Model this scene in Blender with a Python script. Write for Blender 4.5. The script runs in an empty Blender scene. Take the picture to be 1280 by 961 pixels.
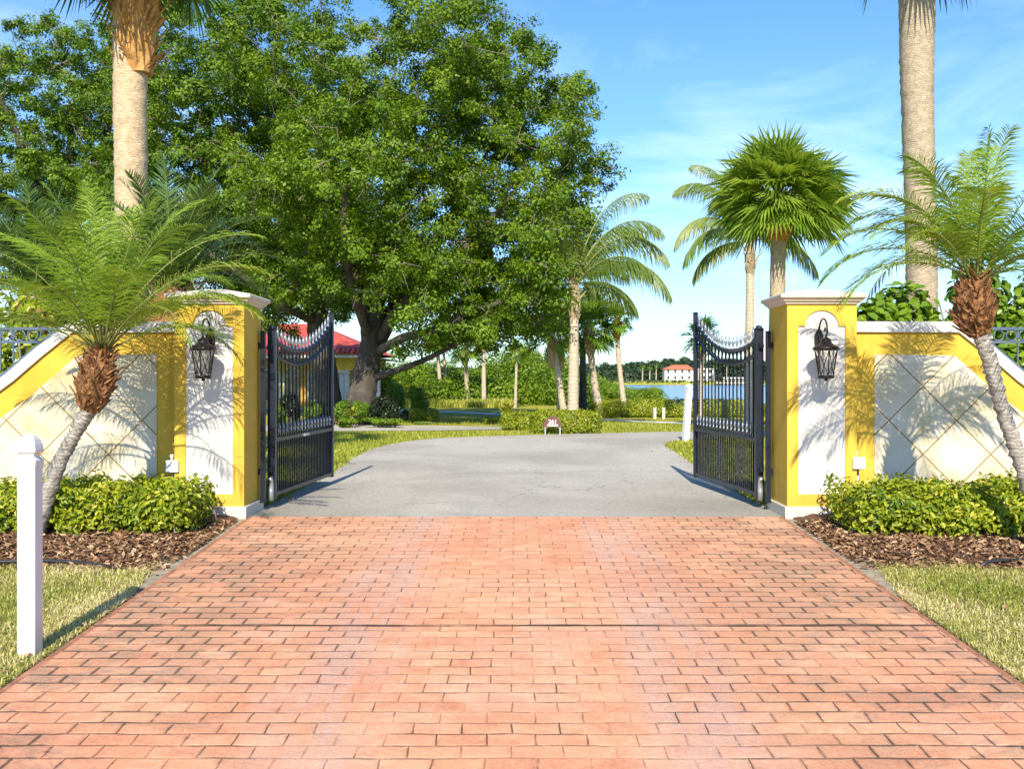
import bpy, bmesh, math, random
import numpy as np
from mathutils import Vector, Matrix
from mathutils.geometry import tessellate_polygon

random.seed(7); rng = np.random.default_rng(11)
sc = bpy.context.scene
C = sc.collection
R = math.radians
# ---------------------------------------------------------------- camera geometry (measured on the photograph)
F, CX, HY, EYE = 1300.0, 644.5, 475.0, 1.5
def W(px, py, Y): return Vector(((px-CX)*Y/F, Y, EYE-(py-HY)*Y/F))
def G(px, py):                                   # ground point behind the gate (flat, z = 0)
    Y = F*EYE/(py-HY); return Vector(((px-CX)*Y/F, Y, 0))
def smooth(a, b, x):
    t = np.clip((x-a)/(b-a), 0, 1); return t*t*(3-2*t)
def shore(x): return 56+46*(1-smooth(-1.0, 5.5, x))
def gz(x, y):
    x = np.asarray(x, float); y = np.asarray(y, float)
    z = np.where(y < 11.2, -(11.2-y)*.047, 0.0)
    s = shore(x)
    z = z-2.4*smooth(s, s+7, y)
    z = z+3.4*smooth(512, 524, y)
    return z
def g(x, y): return float(gz(x, y))

# ---------------------------------------------------------------- materials
def nodes(name):
    m = bpy.data.materials.new(name); m.use_nodes = True
    nt = m.node_tree; b = nt.nodes['Principled BSDF']
    return m, nt, b
def N(nt, t, **k):
    n = nt.nodes.new(t)
    for a, v in k.items(): setattr(n, a, v)
    return n
def L(nt, a, b): nt.links.new(a, b)
def ramp(nt, fac, stops):
    r = N(nt, 'ShaderNodeValToRGB'); e = r.color_ramp.elements
    while len(e) < len(stops): e.new(.5)
    for i, (p, c) in enumerate(stops):
        e[i].position = p; e[i].color = (*c, 1) if len(c) == 3 else c
    L(nt, fac, r.inputs[0]); return r.outputs[0]
def noise(nt, vec, scale, detail=4, rough=.55, dist=0):
    n = N(nt, 'ShaderNodeTexNoise'); n.inputs['Scale'].default_value = scale; n.inputs['Detail'].default_value = detail
    n.inputs['Roughness'].default_value = rough; n.inputs['Distortion'].default_value = dist
    if vec is not None: L(nt, vec, n.inputs['Vector'])
    return n.outputs['Fac']
def coords(nt, scale=(1,1,1), src='Object'):
    t = N(nt, 'ShaderNodeTexCoord')
    if scale == (1,1,1): return t.outputs[src]
    mp = N(nt, 'ShaderNodeMapping'); mp.inputs['Scale'].default_value = scale; L(nt, t.outputs[src], mp.inputs['Vector'])
    return mp.outputs[0]
def wpos(nt): return N(nt, 'ShaderNodeNewGeometry').outputs['Position']
def math_(nt, op, a, b=None, c=None):
    m = N(nt, 'ShaderNodeMath', operation=op)
    for i, v in enumerate((a, b, c)):
        if v is None: continue
        if isinstance(v, (int, float)): m.inputs[i].default_value = v
        else: L(nt, v, m.inputs[i])
    return m.outputs[0]
def mix(nt, fac, a, b, typ='MIX'):
    m = N(nt, 'ShaderNodeMix', data_type='RGBA', blend_type=typ)
    for i, v in ((0, fac), (6, a), (7, b)):
        if isinstance(v, (int, float)): m.inputs[i].default_value = v
        elif isinstance(v, tuple): m.inputs[i].default_value = (*v, 1)
        else: L(nt, v, m.inputs[i])
    return m.outputs[2]
def bump(nt, b, h, strength=.3, dist=.01):
    n = N(nt, 'ShaderNodeBump'); n.inputs['Strength'].default_value = strength; n.inputs['Distance'].default_value = dist
    L(nt, h, n.inputs['Height']); L(nt, n.outputs[0], b.inputs['Normal'])
def mottled(name, c1, c2, scale=3, rough=.7, bs=.2, bscale=60, bd=.004, stretch=(1,1,1), metal=0, spec=.5, dirt=None):
    m, nt, b = nodes(name); p = wpos(nt)
    if stretch != (1,1,1):
        mp = N(nt, 'ShaderNodeMapping'); mp.inputs['Scale'].default_value = stretch; L(nt, p, mp.inputs[0]); p = mp.outputs[0]
    col = ramp(nt, noise(nt, p, scale, 6, .65), [(.3, c1), (.7, c2)])
    if dirt:
        d = ramp(nt, noise(nt, p, scale*.7+1.3, 8, .7, .6), [(.52, (0,0,0)), (.75, (1,1,1))])
        col = mix(nt, math_(nt, 'MULTIPLY', d, dirt[1]), col, dirt[0])
    L(nt, col, b.inputs['Base Color']); b.inputs['Roughness'].default_value = rough
    b.inputs['Metallic'].default_value = metal; b.inputs['Specular IOR Level'].default_value = spec
    bump(nt, b, noise(nt, p, bscale, 4), bs, bd)
    return m
def leafmat(name, stops, rough=.45, trans=.35, spec=.35):
    m, nt, b = nodes(name)
    a = N(nt, 'ShaderNodeAttribute', attribute_name='rnd')
    col = ramp(nt, a.outputs['Fac'], stops)
    L(nt, col, b.inputs['Base Color']); b.inputs['Roughness'].default_value = rough; b.inputs['Specular IOR Level'].default_value = spec
    t = N(nt, 'ShaderNodeBsdfTranslucent')
    L(nt, mix(nt, 1.0, col, (1.0, 1.0, .55), 'MULTIPLY'), t.inputs['Color'])
    mx = N(nt, 'ShaderNodeMixShader'); mx.inputs[0].default_value = trans
    L(nt, b.outputs[0], mx.inputs[1]); L(nt, t.outputs[0], mx.inputs[2])
    L(nt, mx.outputs[0], nt.nodes['Material Output'].inputs['Surface'])
    return m

M = {}
def stucco(name, c1, c2, dc, hi=.42, lw=.12, rough=.8, bs=.35):
    m, nt, b = nodes(name); p = wpos(nt)
    col = ramp(nt, noise(nt, p, 2.2, 7, .65), [(.3, c1), (.7, c2)])
    mp = N(nt, 'ShaderNodeMapping'); mp.inputs['Scale'].default_value = (9,9,.7); L(nt, p, mp.inputs[0])
    st = ramp(nt, noise(nt, mp.outputs[0], 1.0, 6, .7, .4), [(.55,(0,0,0)), (.8,(1,1,1))])
    col = mix(nt, math_(nt,'MULTIPLY',st,.5), col, dc)
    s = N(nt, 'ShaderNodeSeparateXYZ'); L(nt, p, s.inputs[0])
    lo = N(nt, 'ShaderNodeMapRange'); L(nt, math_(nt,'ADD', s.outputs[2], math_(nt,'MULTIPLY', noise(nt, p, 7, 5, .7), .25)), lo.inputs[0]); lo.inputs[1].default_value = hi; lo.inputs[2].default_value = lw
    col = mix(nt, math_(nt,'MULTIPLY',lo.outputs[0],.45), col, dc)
    L(nt, col, b.inputs['Base Color']); b.inputs['Roughness'].default_value = rough; b.inputs['Specular IOR Level'].default_value = .25
    bump(nt, b, math_(nt,'ADD', noise(nt, p, 55, 5, .7), math_(nt,'MULTIPLY', noise(nt, p, 6, 3), 2.0)), bs, .006); return m
M['yellow'] = mottled('yellow_stucco', (.68,.44,.045), (.76,.515,.07), 1.6, .75, .25, 160, .003, dirt=((.55,.36,.05), .25))
M['white'] = mottled('white_stucco', (.63,.61,.565), (.69,.67,.63), 1.5, .7, .2, 150, .003, dirt=((.60,.56,.47), .3))
M['yellow'] = stucco('yellow_painted_stucco', (.54,.345,.036), (.64,.43,.065), (.34,.24,.06))
M['white'] = stucco('white_painted_stucco', (.56,.54,.495), (.62,.60,.56), (.38,.34,.27))
M['vinyl_post'] = stucco('white_vinyl_post', (.64,.625,.60), (.70,.685,.66), (.34,.29,.21), .16, -.16, .4, .05)
M['cap'] = mottled('cream_cast_stone', (.56,.49,.39), (.64,.58,.48), 2.5, .7, .2, 90, .003, dirt=((.5,.44,.36), .45))
M['iron'] = mottled('black_painted_iron', (.007,.010,.020), (.012,.017,.030), 8, .36, .06, 200, .001, spec=.4)
M['bluemetal'] = mottled('grey_blue_painted_metal', (.06,.09,.13), (.09,.13,.18), 8, .4, .05, 200, .001)
M['bronze'] = mottled('dark_bronze', (.018,.015,.013), (.05,.04,.033), 25, .4, .2, 120, .002, metal=.5)
M['vinyl'] = mottled('white_vinyl', (.64,.625,.60), (.70,.685,.66), 2.5, .4, .05, 30, .001, dirt=((.40,.36,.29), .5))
M['silver'] = mottled('silver_grey_metal', (.16,.18,.22), (.28,.31,.36), 8, .3, .05, 200, .001, metal=.3)  # finial colour, paler and greyer than the gate iron
M['steel'] = mottled('galvanised_steel', (.4,.41,.43), (.55,.56,.58), 30, .4, .1, 100, .001, metal=.7)
M['box'] = mottled('white_plastic', (.72,.73,.75), (.8,.8,.82), 10, .4, .05, 60, .001)
M['oak_bark'] = mottled('oak_bark', (.022,.018,.014), (.11,.092,.073), 3.5, .9, .9, 22, .03, (1,1,.35))
M['twig'] = mottled('pale_twig', (.14,.12,.09), (.26,.22,.17), 6, .9, .4, 40, .01)
M['boot'] = mottled('brown_palm_fibre', (.10,.042,.014), (.36,.17,.06), 22, .85, .8, 60, .02, (1,1,.5))
M['boot_orange'] = mottled('orange_palm_boots', (.26,.11,.02), (.62,.34,.10), 9, .85, .7, 40, .02, (1,1,.6))
M['boot_pale'] = mottled('pale_palm_boots', (.28,.2,.10), (.5,.40,.26), 9, .85, .6, 40, .02, (1,1,.6))
M['hose'] = mottled('black_hose', (.012,.012,.014), (.025,.025,.028), 9, .45, .05, 60, .001)
M['redtile_far'] = mottled('terracotta_far', (.42,.10,.05), (.55,.16,.08), .6, .8, .1, 6, .02)
M['far_wall'] = mottled('white_far_wall', (.72,.70,.66), (.8,.78,.74), .3, .8, .05, 6, .01)
M['glassdark'] = mottled('dark_window_glass', (.02,.03,.035), (.05,.06,.065), 1, .08, 0, 10, .001)
M['brownsign'] = mottled('brown_sign_board', (.10,.035,.03), (.15,.055,.045), 9, .5, .05, 60, .001)
M['concrete'] = mottled('pale_concrete', (.50,.47,.42), (.60,.57,.52), .8, .85, .2, 40, .004, dirt=((.38,.35,.3), .5))

def palm_trunk_mat(name, c1, c2, ring, rb=.6, dist=.02):
    m, nt, b = nodes(name); p = wpos(nt)
    w = N(nt, 'ShaderNodeTexWave', wave_type='BANDS', bands_direction='Z', wave_profile='SAW')
    w.inputs['Scale'].default_value = ring; w.inputs['Distortion'].default_value = 7; w.inputs['Detail'].default_value = 6
    w.inputs['Detail Scale'].default_value = 2.2; L(nt, p, w.inputs['Vector'])
    n1 = noise(nt, p, 14, 6, .7)
    f = math_(nt, 'ADD', math_(nt, 'MULTIPLY', w.outputs['Fac'], .35), math_(nt, 'MULTIPLY', n1, .75))
    col = ramp(nt, f, [(.22, c1), (.8, c2)])
    L(nt, col, b.inputs['Base Color']); b.inputs['Roughness'].default_value = .9
    bump(nt, b, f, rb, dist); return m
M['trunk_tan'] = palm_trunk_mat('tan_ringed_trunk', (.20,.12,.055), (.72,.56,.36), 8.5, .8, .012)
M['trunk_grey'] = palm_trunk_mat('grey_ringed_trunk', (.12,.088,.05), (.56,.46,.32), 10, .8, .012)
M['trunk_pale'] = palm_trunk_mat('pale_smooth_trunk', (.26,.20,.135), (.56,.48,.37), 2.6, .3, .004)
M['trunk_knob'] = palm_trunk_mat('knobbly_grey_trunk', (.09,.075,.06), (.52,.48,.42), 9, .8)

# foliage
OAK = [(0,(.070,.145,.012)), (.35,(.150,.262,.016)), (.7,(.225,.34,.022)), (1,(.33,.40,.035))]
M['oak'] = leafmat('oak_leaves', OAK, .5, .47)
M['oak2'] = leafmat('oak_leaves_darker', [(0,(.066,.145,.014)), (.5,(.150,.262,.018)), (1,(.255,.355,.028))], .5, .4)
M['pygmy'] = leafmat('pygmy_leaflets', [(0,(.12,.23,.018)), (.6,(.26,.39,.035)), (1,(.44,.50,.065))], .4, .42)
M['date'] = leafmat('date_leaflets', [(0,(.04,.10,.025)), (.6,(.10,.18,.03)), (1,(.22,.28,.045))], .35, .3)
M['fan'] = leafmat('fan_leaves', [(0,(.06,.13,.015)), (.55,(.145,.265,.028)), (1,(.33,.43,.055))], .35, .46)
M['queen'] = leafmat('queen_leaflets', [(0,(.08,.155,.03)), (.6,(.16,.24,.045)), (1,(.28,.33,.06))], .4, .4)
M['hedge'] = leafmat('hedge_leaves', [(0,(.09,.16,.010)), (.4,(.23,.30,.013)), (.75,(.42,.44,.025)), (1,(.62,.56,.10))], .35, .38)
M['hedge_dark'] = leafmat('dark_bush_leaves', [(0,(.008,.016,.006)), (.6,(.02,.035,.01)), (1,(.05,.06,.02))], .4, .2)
M['clusia'] = leafmat('clusia_leaves', [(0,(.08,.17,.015)), (.6,(.19,.31,.02)), (1,(.34,.43,.045))], .28, .35)
M['mangrove'] = leafmat('thicket_leaves', [(0,(.07,.15,.010)), (.5,(.17,.28,.015)), (1,(.32,.40,.03))], .45, .42)
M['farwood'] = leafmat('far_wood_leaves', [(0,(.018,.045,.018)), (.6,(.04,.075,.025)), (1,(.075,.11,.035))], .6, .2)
M['bromeliad'] = leafmat('yellow_green_leaves', [(0,(.20,.26,.02)), (1,(.42,.40,.05))], .35, .35)
M['grass'] = leafmat('grass_blades', [(0,(.17,.24,.022)), (.3,(.36,.40,.05)), (.55,(.60,.53,.19)), (1,(.85,.74,.48))], .6, .35)
M['lawngrass'] = leafmat('far_grass_blades', [(0,(.16,.22,.018)), (.5,(.32,.36,.035)), (1,(.52,.47,.10))], .6, .35)
M['tallgrass'] = leafmat('tall_grass_blades', [(0,(.20,.27,.02)), (.5,(.40,.42,.05)), (1,(.62,.55,.16))], .6, .35)
M['chips'] = leafmat('bark_chips', [(0,(.06,.034,.018)), (.35,(.19,.10,.05)), (.7,(.38,.235,.125)), (1,(.66,.50,.32))], .8, .0)

# ground
def ground_mat():
    m, nt, b = nodes('soil_and_turf'); p = wpos(nt)
    n1 = noise(nt, p, .9, 6, .6); n2 = noise(nt, p, 14, 5, .7); n3 = noise(nt, p, 90, 3, .7)
    s = N(nt, 'ShaderNodeSeparateXYZ'); L(nt, p, s.inputs[0])
    near = ramp(nt, n2, [(.3,(.10,.085,.05)), (.7,(.26,.23,.14))])
    far = ramp(nt, math_(nt,'ADD',math_(nt,'MULTIPLY',n1,.6),math_(nt,'MULTIPLY',n2,.4)), [(.3,(.18,.21,.025)), (.55,(.32,.31,.05)), (.75,(.42,.37,.10))])
    fac = N(nt, 'ShaderNodeMapRange'); L(nt, s.outputs[1], fac.inputs[0]); fac.inputs[1].default_value = 11.5; fac.inputs[2].default_value = 14
    L(nt, mix(nt, fac.outputs[0], near, far), b.inputs['Base Color']); b.inputs['Roughness'].default_value = .95
    b.inputs['Specular IOR Level'].default_value = .1
    bump(nt, b, n3, .6, .02); return m
M['ground'] = ground_mat()
def sand_mat():
    m, nt, b = nodes('sandy_soil'); p = wpos(nt)
    col = ramp(nt, noise(nt, p, 9, 8, .75), [(.3,(.13,.10,.06)), (.55,(.30,.255,.18)), (.75,(.46,.41,.32))])
    L(nt, col, b.inputs['Base Color']); b.inputs['Roughness'].default_value = .95
    bump(nt, b, noise(nt, p, 70, 5, .7), .6, .01); return m
M['sand'] = sand_mat()
M['mulch'] = mottled('mulch_base', (.04,.02,.012), (.14,.065,.033), 25, .95, .8, 60, .02)
def asphalt_mat():
    m, nt, b = nodes('worn_asphalt'); p = wpos(nt)
    n1 = noise(nt, p, .55, 6, .6, .4); n2 = noise(nt, p, 70, 5, .75)
    st = N(nt, 'ShaderNodeMapping'); st.inputs['Scale'].default_value = (1.1,.25,1); L(nt, p, st.inputs[0])
    n3 = noise(nt, st.outputs[0], 1.3, 7, .7, 1.0)
    base = ramp(nt, n1, [(.3,(.31,.275,.205)), (.7,(.43,.39,.305))])
    col = mix(nt, math_(nt,'MULTIPLY', ramp(nt, n3, [(.47,(0,0,0)), (.66,(1,1,1))]), .7), base, (.21,.195,.155))
    col = mix(nt, .5, col, ramp(nt, n2, [(.32,(.10,.098,.09)), (.62,(.70,.68,.62))]))
    n4 = noise(nt, p, 24, 7, .8)
    col = mix(nt, .4, col, ramp(nt, n4, [(.36,(.13,.12,.10)), (.6,(.56,.54,.48))]))
    big = noise(nt, p, .23, 5, .6, .6); sx = N(nt, 'ShaderNodeSeparateXYZ'); L(nt, p, sx.inputs[0])
    nearg = N(nt, 'ShaderNodeMapRange'); L(nt, sx.outputs[1], nearg.inputs[0]); nearg.inputs[1].default_value = 16.5; nearg.inputs[2].default_value = 11.5
    sides = N(nt, 'ShaderNodeMapRange'); L(nt, math_(nt,'ABSOLUTE',sx.outputs[0]), sides.inputs[0]); sides.inputs[1].default_value = .8; sides.inputs[2].default_value = 2.9
    grime = math_(nt,'MULTIPLY', math_(nt,'MULTIPLY', nearg.outputs[0], sides.outputs[0]), ramp(nt, n1, [(.3,(.2,.2,.2)), (.6,(1,1,1))]))
    col = mix(nt, math_(nt,'MULTIPLY',grime,.75), col, (.10,.09,.055))
    col = mix(nt, math_(nt,'MULTIPLY',ramp(nt, big, [(.44,(0,0,0)), (.6,(1,1,1))]),.5), col, (.22,.205,.17))
    vo = N(nt, 'ShaderNodeTexVoronoi', feature='DISTANCE_TO_EDGE'); vo.inputs['Scale'].default_value = .45
    wob = N(nt, 'ShaderNodeVectorMath', operation='MULTIPLY_ADD')
    nz = N(nt, 'ShaderNodeTexNoise'); nz.inputs['Scale'].default_value = 1.7; nz.inputs['Detail'].default_value = 6; L(nt, p, nz.inputs['Vector'])
    L(nt, nz.outputs['Color'], wob.inputs[0]); wob.inputs[1].default_value = (.9,.9,0); L(nt, p, wob.inputs[2])
    L(nt, wob.outputs[0], vo.inputs['Vector'])
    crack = ramp(nt, vo.outputs['Distance'], [(.0,(1,1,1)), (.012,(0,0,0))])
    col = mix(nt, math_(nt,'MULTIPLY',crack,math_(nt,'MULTIPLY',ramp(nt,n1,[(.45,(0,0,0)),(.6,(1,1,1))]),.45)), col, (.09,.085,.075))
    L(nt, col, b.inputs['Base Color']); b.inputs['Roughness'].default_value = .9; b.inputs['Specular IOR Level'].default_value = .25
    bump(nt, b, n2, .5, .006); return m
M['asphalt'] = asphalt_mat()
def brick_mat():
    m, nt, b = nodes('stamped_brick_concrete'); p = wpos(nt)
    nz = N(nt, 'ShaderNodeTexNoise'); nz.inputs['Scale'].default_value = 2.9; nz.inputs['Detail'].default_value = 5; L(nt, p, nz.inputs['Vector'])
    wob = N(nt, 'ShaderNodeVectorMath', operation='MULTIPLY_ADD'); L(nt, nz.outputs['Color'], wob.inputs[0])
    wob.inputs[1].default_value = (.04,.05,0); L(nt, p, wob.inputs[2])
    def bricktex(mort, smoothv):
        t = N(nt, 'ShaderNodeTexBrick'); t.offset = .5; t.inputs['Scale'].default_value = 1
        t.inputs['Brick Width'].default_value = .247; t.inputs['Row Height'].default_value = .149
        t.inputs['Mortar Size'].default_value = mort; t.inputs['Mortar Smooth'].default_value = smoothv
        t.inputs['Color1'].default_value = (0,0,0,1); t.inputs['Color2'].default_value = (1,1,1,1); t.inputs['Bias'].default_value = 0
        L(nt, wob.outputs[0], t.inputs['Vector']); return t
    bt = bricktex(.0055, .4)
    tone = N(nt, 'ShaderNodeSeparateColor'); L(nt, bt.outputs['Color'], tone.inputs[0])
    s = N(nt, 'ShaderNodeSeparateXYZ'); L(nt, p, s.inputs[0])
    nb = noise(nt, p, .9, 6, .6, .3); nm = noise(nt, p, 7, 7, .7, .4); nf = noise(nt, p, 55, 6, .75)
    base = ramp(nt, math_(nt,'ADD',math_(nt,'MULTIPLY',tone.outputs[0],.17),math_(nt,'MULTIPLY',nm,.83)),
                [(.25,(.38,.115,.050)), (.42,(.54,.225,.105)), (.58,(.61,.305,.158)), (.76,(.67,.42,.26))])
    base = mix(nt, ramp(nt, noise(nt, p, .7, 5, .6, .5), [(.42,(0,0,0)), (.6,(.75,.75,.75))]), base, mix(nt, 1.0, base, (.93,.70,.66), 'MULTIPLY'))
    # pale worn wheel tracks
    ax = math_(nt,'ABSOLUTE', math_(nt,'ADD', math_(nt,'ABSOLUTE', math_(nt,'ADD', s.outputs[0], .02)), -.98))
    trk = N(nt, 'ShaderNodeMapRange'); trk.interpolation_type = 'SMOOTHSTEP'; L(nt, ax, trk.inputs[0])
    trk.inputs[1].default_value = .48; trk.inputs[2].default_value = .1; trk.inputs[3].default_value = 0; trk.inputs[4].default_value = 1
    mpw = N(nt, 'ShaderNodeMapping'); mpw.inputs['Scale'].default_value = (3.2,.55,1); L(nt, p, mpw.inputs[0])
    wear = math_(nt,'MULTIPLY', trk.outputs[0], ramp(nt, noise(nt, mpw.outputs[0], 1.4, 7, .7, .4), [(.38,(.05,.05,.05)), (.58,(1,1,1))]))
    col = mix(nt, math_(nt,'MULTIPLY',wear,.68), base, (.40,.275,.25))
    chalk = ramp(nt, noise(nt, p, 1.15, 8, .7, .7), [(.48,(0,0,0)), (.64,(1,1,1))])
    col = mix(nt, math_(nt,'MULTIPLY',chalk,.30), col, (.66,.46,.36))
    # dark red and grey stains
    st1 = ramp(nt, noise(nt, p, 1.7, 8, .72, .8), [(.6,(0,0,0)), (.74,(1,1,1))])
    col = mix(nt, math_(nt,'MULTIPLY',st1,.5), col, (.36,.12,.09))
    edge = N(nt, 'ShaderNodeMapRange'); L(nt, math_(nt,'ABSOLUTE',s.outputs[0]), edge.inputs[0]); edge.inputs[1].default_value = .7; edge.inputs[2].default_value = 2.4
    mp2 = N(nt, 'ShaderNodeMapping'); mp2.inputs['Location'].default_value = (5,3,0); mp2.inputs['Scale'].default_value = (1,1.6,1); L(nt, p, mp2.inputs[0])
    band = N(nt, 'ShaderNodeMapRange'); L(nt, math_(nt,'ABSOLUTE', math_(nt,'SUBTRACT', s.outputs[1], 8.2)), band.inputs[0]); band.inputs[1].default_value = 1.7; band.inputs[2].default_value = .3; band.inputs[3].default_value = 0; band.inputs[4].default_value = .05
    st2 = ramp(nt, math_(nt,'ADD', noise(nt, mp2.outputs[0], 1.6, 8, .7, .5), band.outputs[0]), [(.45,(0,0,0)), (.55,(1,1,1))])
    dirt = math_(nt,'MULTIPLY', st2, edge.outputs[0])
    col = mix(nt, math_(nt,'MULTIPLY',math_(nt,'MULTIPLY',dirt,.72),ramp(nt,nm,[(.35,(.3,.3,.3)),(.6,(1,1,1))])), col, (.075,.055,.04))
    col = mix(nt, .34, col, ramp(nt, nf, [(.25,(.28,.10,.045)), (.7,(.80,.56,.39))]))
    # joints: dirty at the sides and in patches, nearly worn away in the middle
    jn = math_(nt,'ADD', ramp(nt, noise(nt, p, 2.6, 5, .65), [(.42,(.18,.18,.18)), (.62,(1,1,1))]), math_(nt,'MULTIPLY',edge.outputs[0],.45))
    jn = math_(nt,'MINIMUM', jn, 1.0)
    jf = math_(nt,'MULTIPLY', bt.outputs['Fac'], math_(nt,'MULTIPLY', jn, .9))
    bw = bricktex(.02, 1.0)
    halo = math_(nt,'MULTIPLY', bw.outputs['Fac'], math_(nt,'MULTIPLY', dirt, .95))
    col = mix(nt, halo, col, (.06,.045,.03))
    col = mix(nt, jf, col, (.06,.04,.027))
    # smooth red border
    brd = math_(nt,'GREATER_THAN', math_(nt,'ADD', math_(nt,'ABSOLUTE',s.outputs[0]), math_(nt,'MULTIPLY',nm,.06)), 2.875)
    bcol = ramp(nt, nm, [(.3,(.12,.06,.035)), (.55,(.36,.16,.09)), (.8,(.45,.27,.18))])
    col = mix(nt, brd, col, bcol)
    L(nt, col, b.inputs['Base Color']); b.inputs['Roughness'].default_value = .8; b.inputs['Specular IOR Level'].default_value = .25
    nl = noise(nt, p, 4.5, 3)
    h = math_(nt,'SUBTRACT', math_(nt,'ADD', math_(nt,'MULTIPLY',nf,.35), math_(nt,'MULTIPLY',nl,1.6)), math_(nt,'MULTIPLY', bw.outputs['Fac'], math_(nt,'MULTIPLY',jn,math_(nt,'SUBTRACT',1,brd))))
    bump(nt, b, h, .55, .012); return m
M['brick'] = brick_mat()
def tilepanel_mat():
    m, nt, b = nodes('diagonal_cream_tiles'); p = wpos(nt)
    s = N(nt, 'ShaderNodeSeparateXYZ'); L(nt, p, s.inputs[0])
    ax = math_(nt,'ABSOLUTE', s.outputs[0])
    def line(sg, off):
        v = math_(nt,'ADD', math_(nt,'ADD', ax, math_(nt,'MULTIPLY', s.outputs[2], sg)), off)
        fr = math_(nt,'PINGPONG', v, .375)
        return math_(nt,'LESS_THAN', fr, .0085)
    ln = math_(nt,'MAXIMUM', line(1.0, -5.93), line(-1.0, -2.32))
    col = ramp(nt, noise(nt, p, 1.8, 7, .65), [(.3,(.42,.33,.15)), (.45,(.55,.48,.32)), (.62,(.62,.575,.47))])
    L(nt, mix(nt, ln, col, (.22,.14,.02)), b.inputs['Base Color']); b.inputs['Roughness'].default_value = .75
    h = math_(nt,'SUBTRACT', math_(nt,'MULTIPLY', noise(nt, p, 120, 4), .15), ln)
    bump(nt, b, h, .5, .01); return m
M['tilepanel'] = tilepanel_mat()
def water_mat():
    m, nt, b = nodes('lake_water'); p = wpos(nt)
    mp = N(nt, 'ShaderNodeMapping'); mp.inputs['Scale'].default_value = (.25,1,1); L(nt, p, mp.inputs[0])
    b.inputs['Base Color'].default_value = (.10,.17,.27,1); b.inputs['Roughness'].default_value = .22; b.inputs['IOR'].default_value = 1.33
    bump(nt, b, noise(nt, mp.outputs[0], 1.2, 5, .6), .5, .12); return m
M['water'] = water_mat()
def rooftile_mat():
    m, nt, b = nodes('red_barrel_tiles'); p = wpos(nt)
    w = N(nt, 'ShaderNodeTexWave', wave_type='BANDS', bands_direction='X'); w.inputs['Scale'].default_value = 1.3; L(nt, p, w.inputs['Vector'])
    w2 = N(nt, 'ShaderNodeTexWave', wave_type='BANDS', bands_direction='Z', wave_profile='SAW'); w2.inputs['Scale'].default_value = 1.7; L(nt, p, w2.inputs['Vector'])
    col = ramp(nt, noise(nt, p, 4, 5, .7), [(.3,(.32,.035,.022)), (.55,(.56,.085,.055)), (.8,(.70,.22,.15))])
    col = mix(nt, math_(nt,'MULTIPLY', ramp(nt, w2.outputs['Fac'], [(.0,(1,1,1)), (.3,(0,0,0))]), .55), col, (.16,.03,.02))
    L(nt, col, b.inputs['Base Color']); b.inputs['Roughness'].default_value = .75
    bump(nt, b, math_(nt,'ADD',w.outputs['Fac'],math_(nt,'MULTIPLY',w2.outputs['Fac'],.5)), .9, .06); return m
M['rooftile'] = rooftile_mat()
def lampglass():
    m, nt, b = nodes('lantern_glass'); b.inputs['Base Color'].default_value = (.9,.88,.8,1); b.inputs['Roughness'].default_value = .12
    b.inputs['IOR'].default_value = 1.2; b.inputs['Alpha'].default_value = .22; return m
M['lampglass'] = lampglass()

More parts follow.
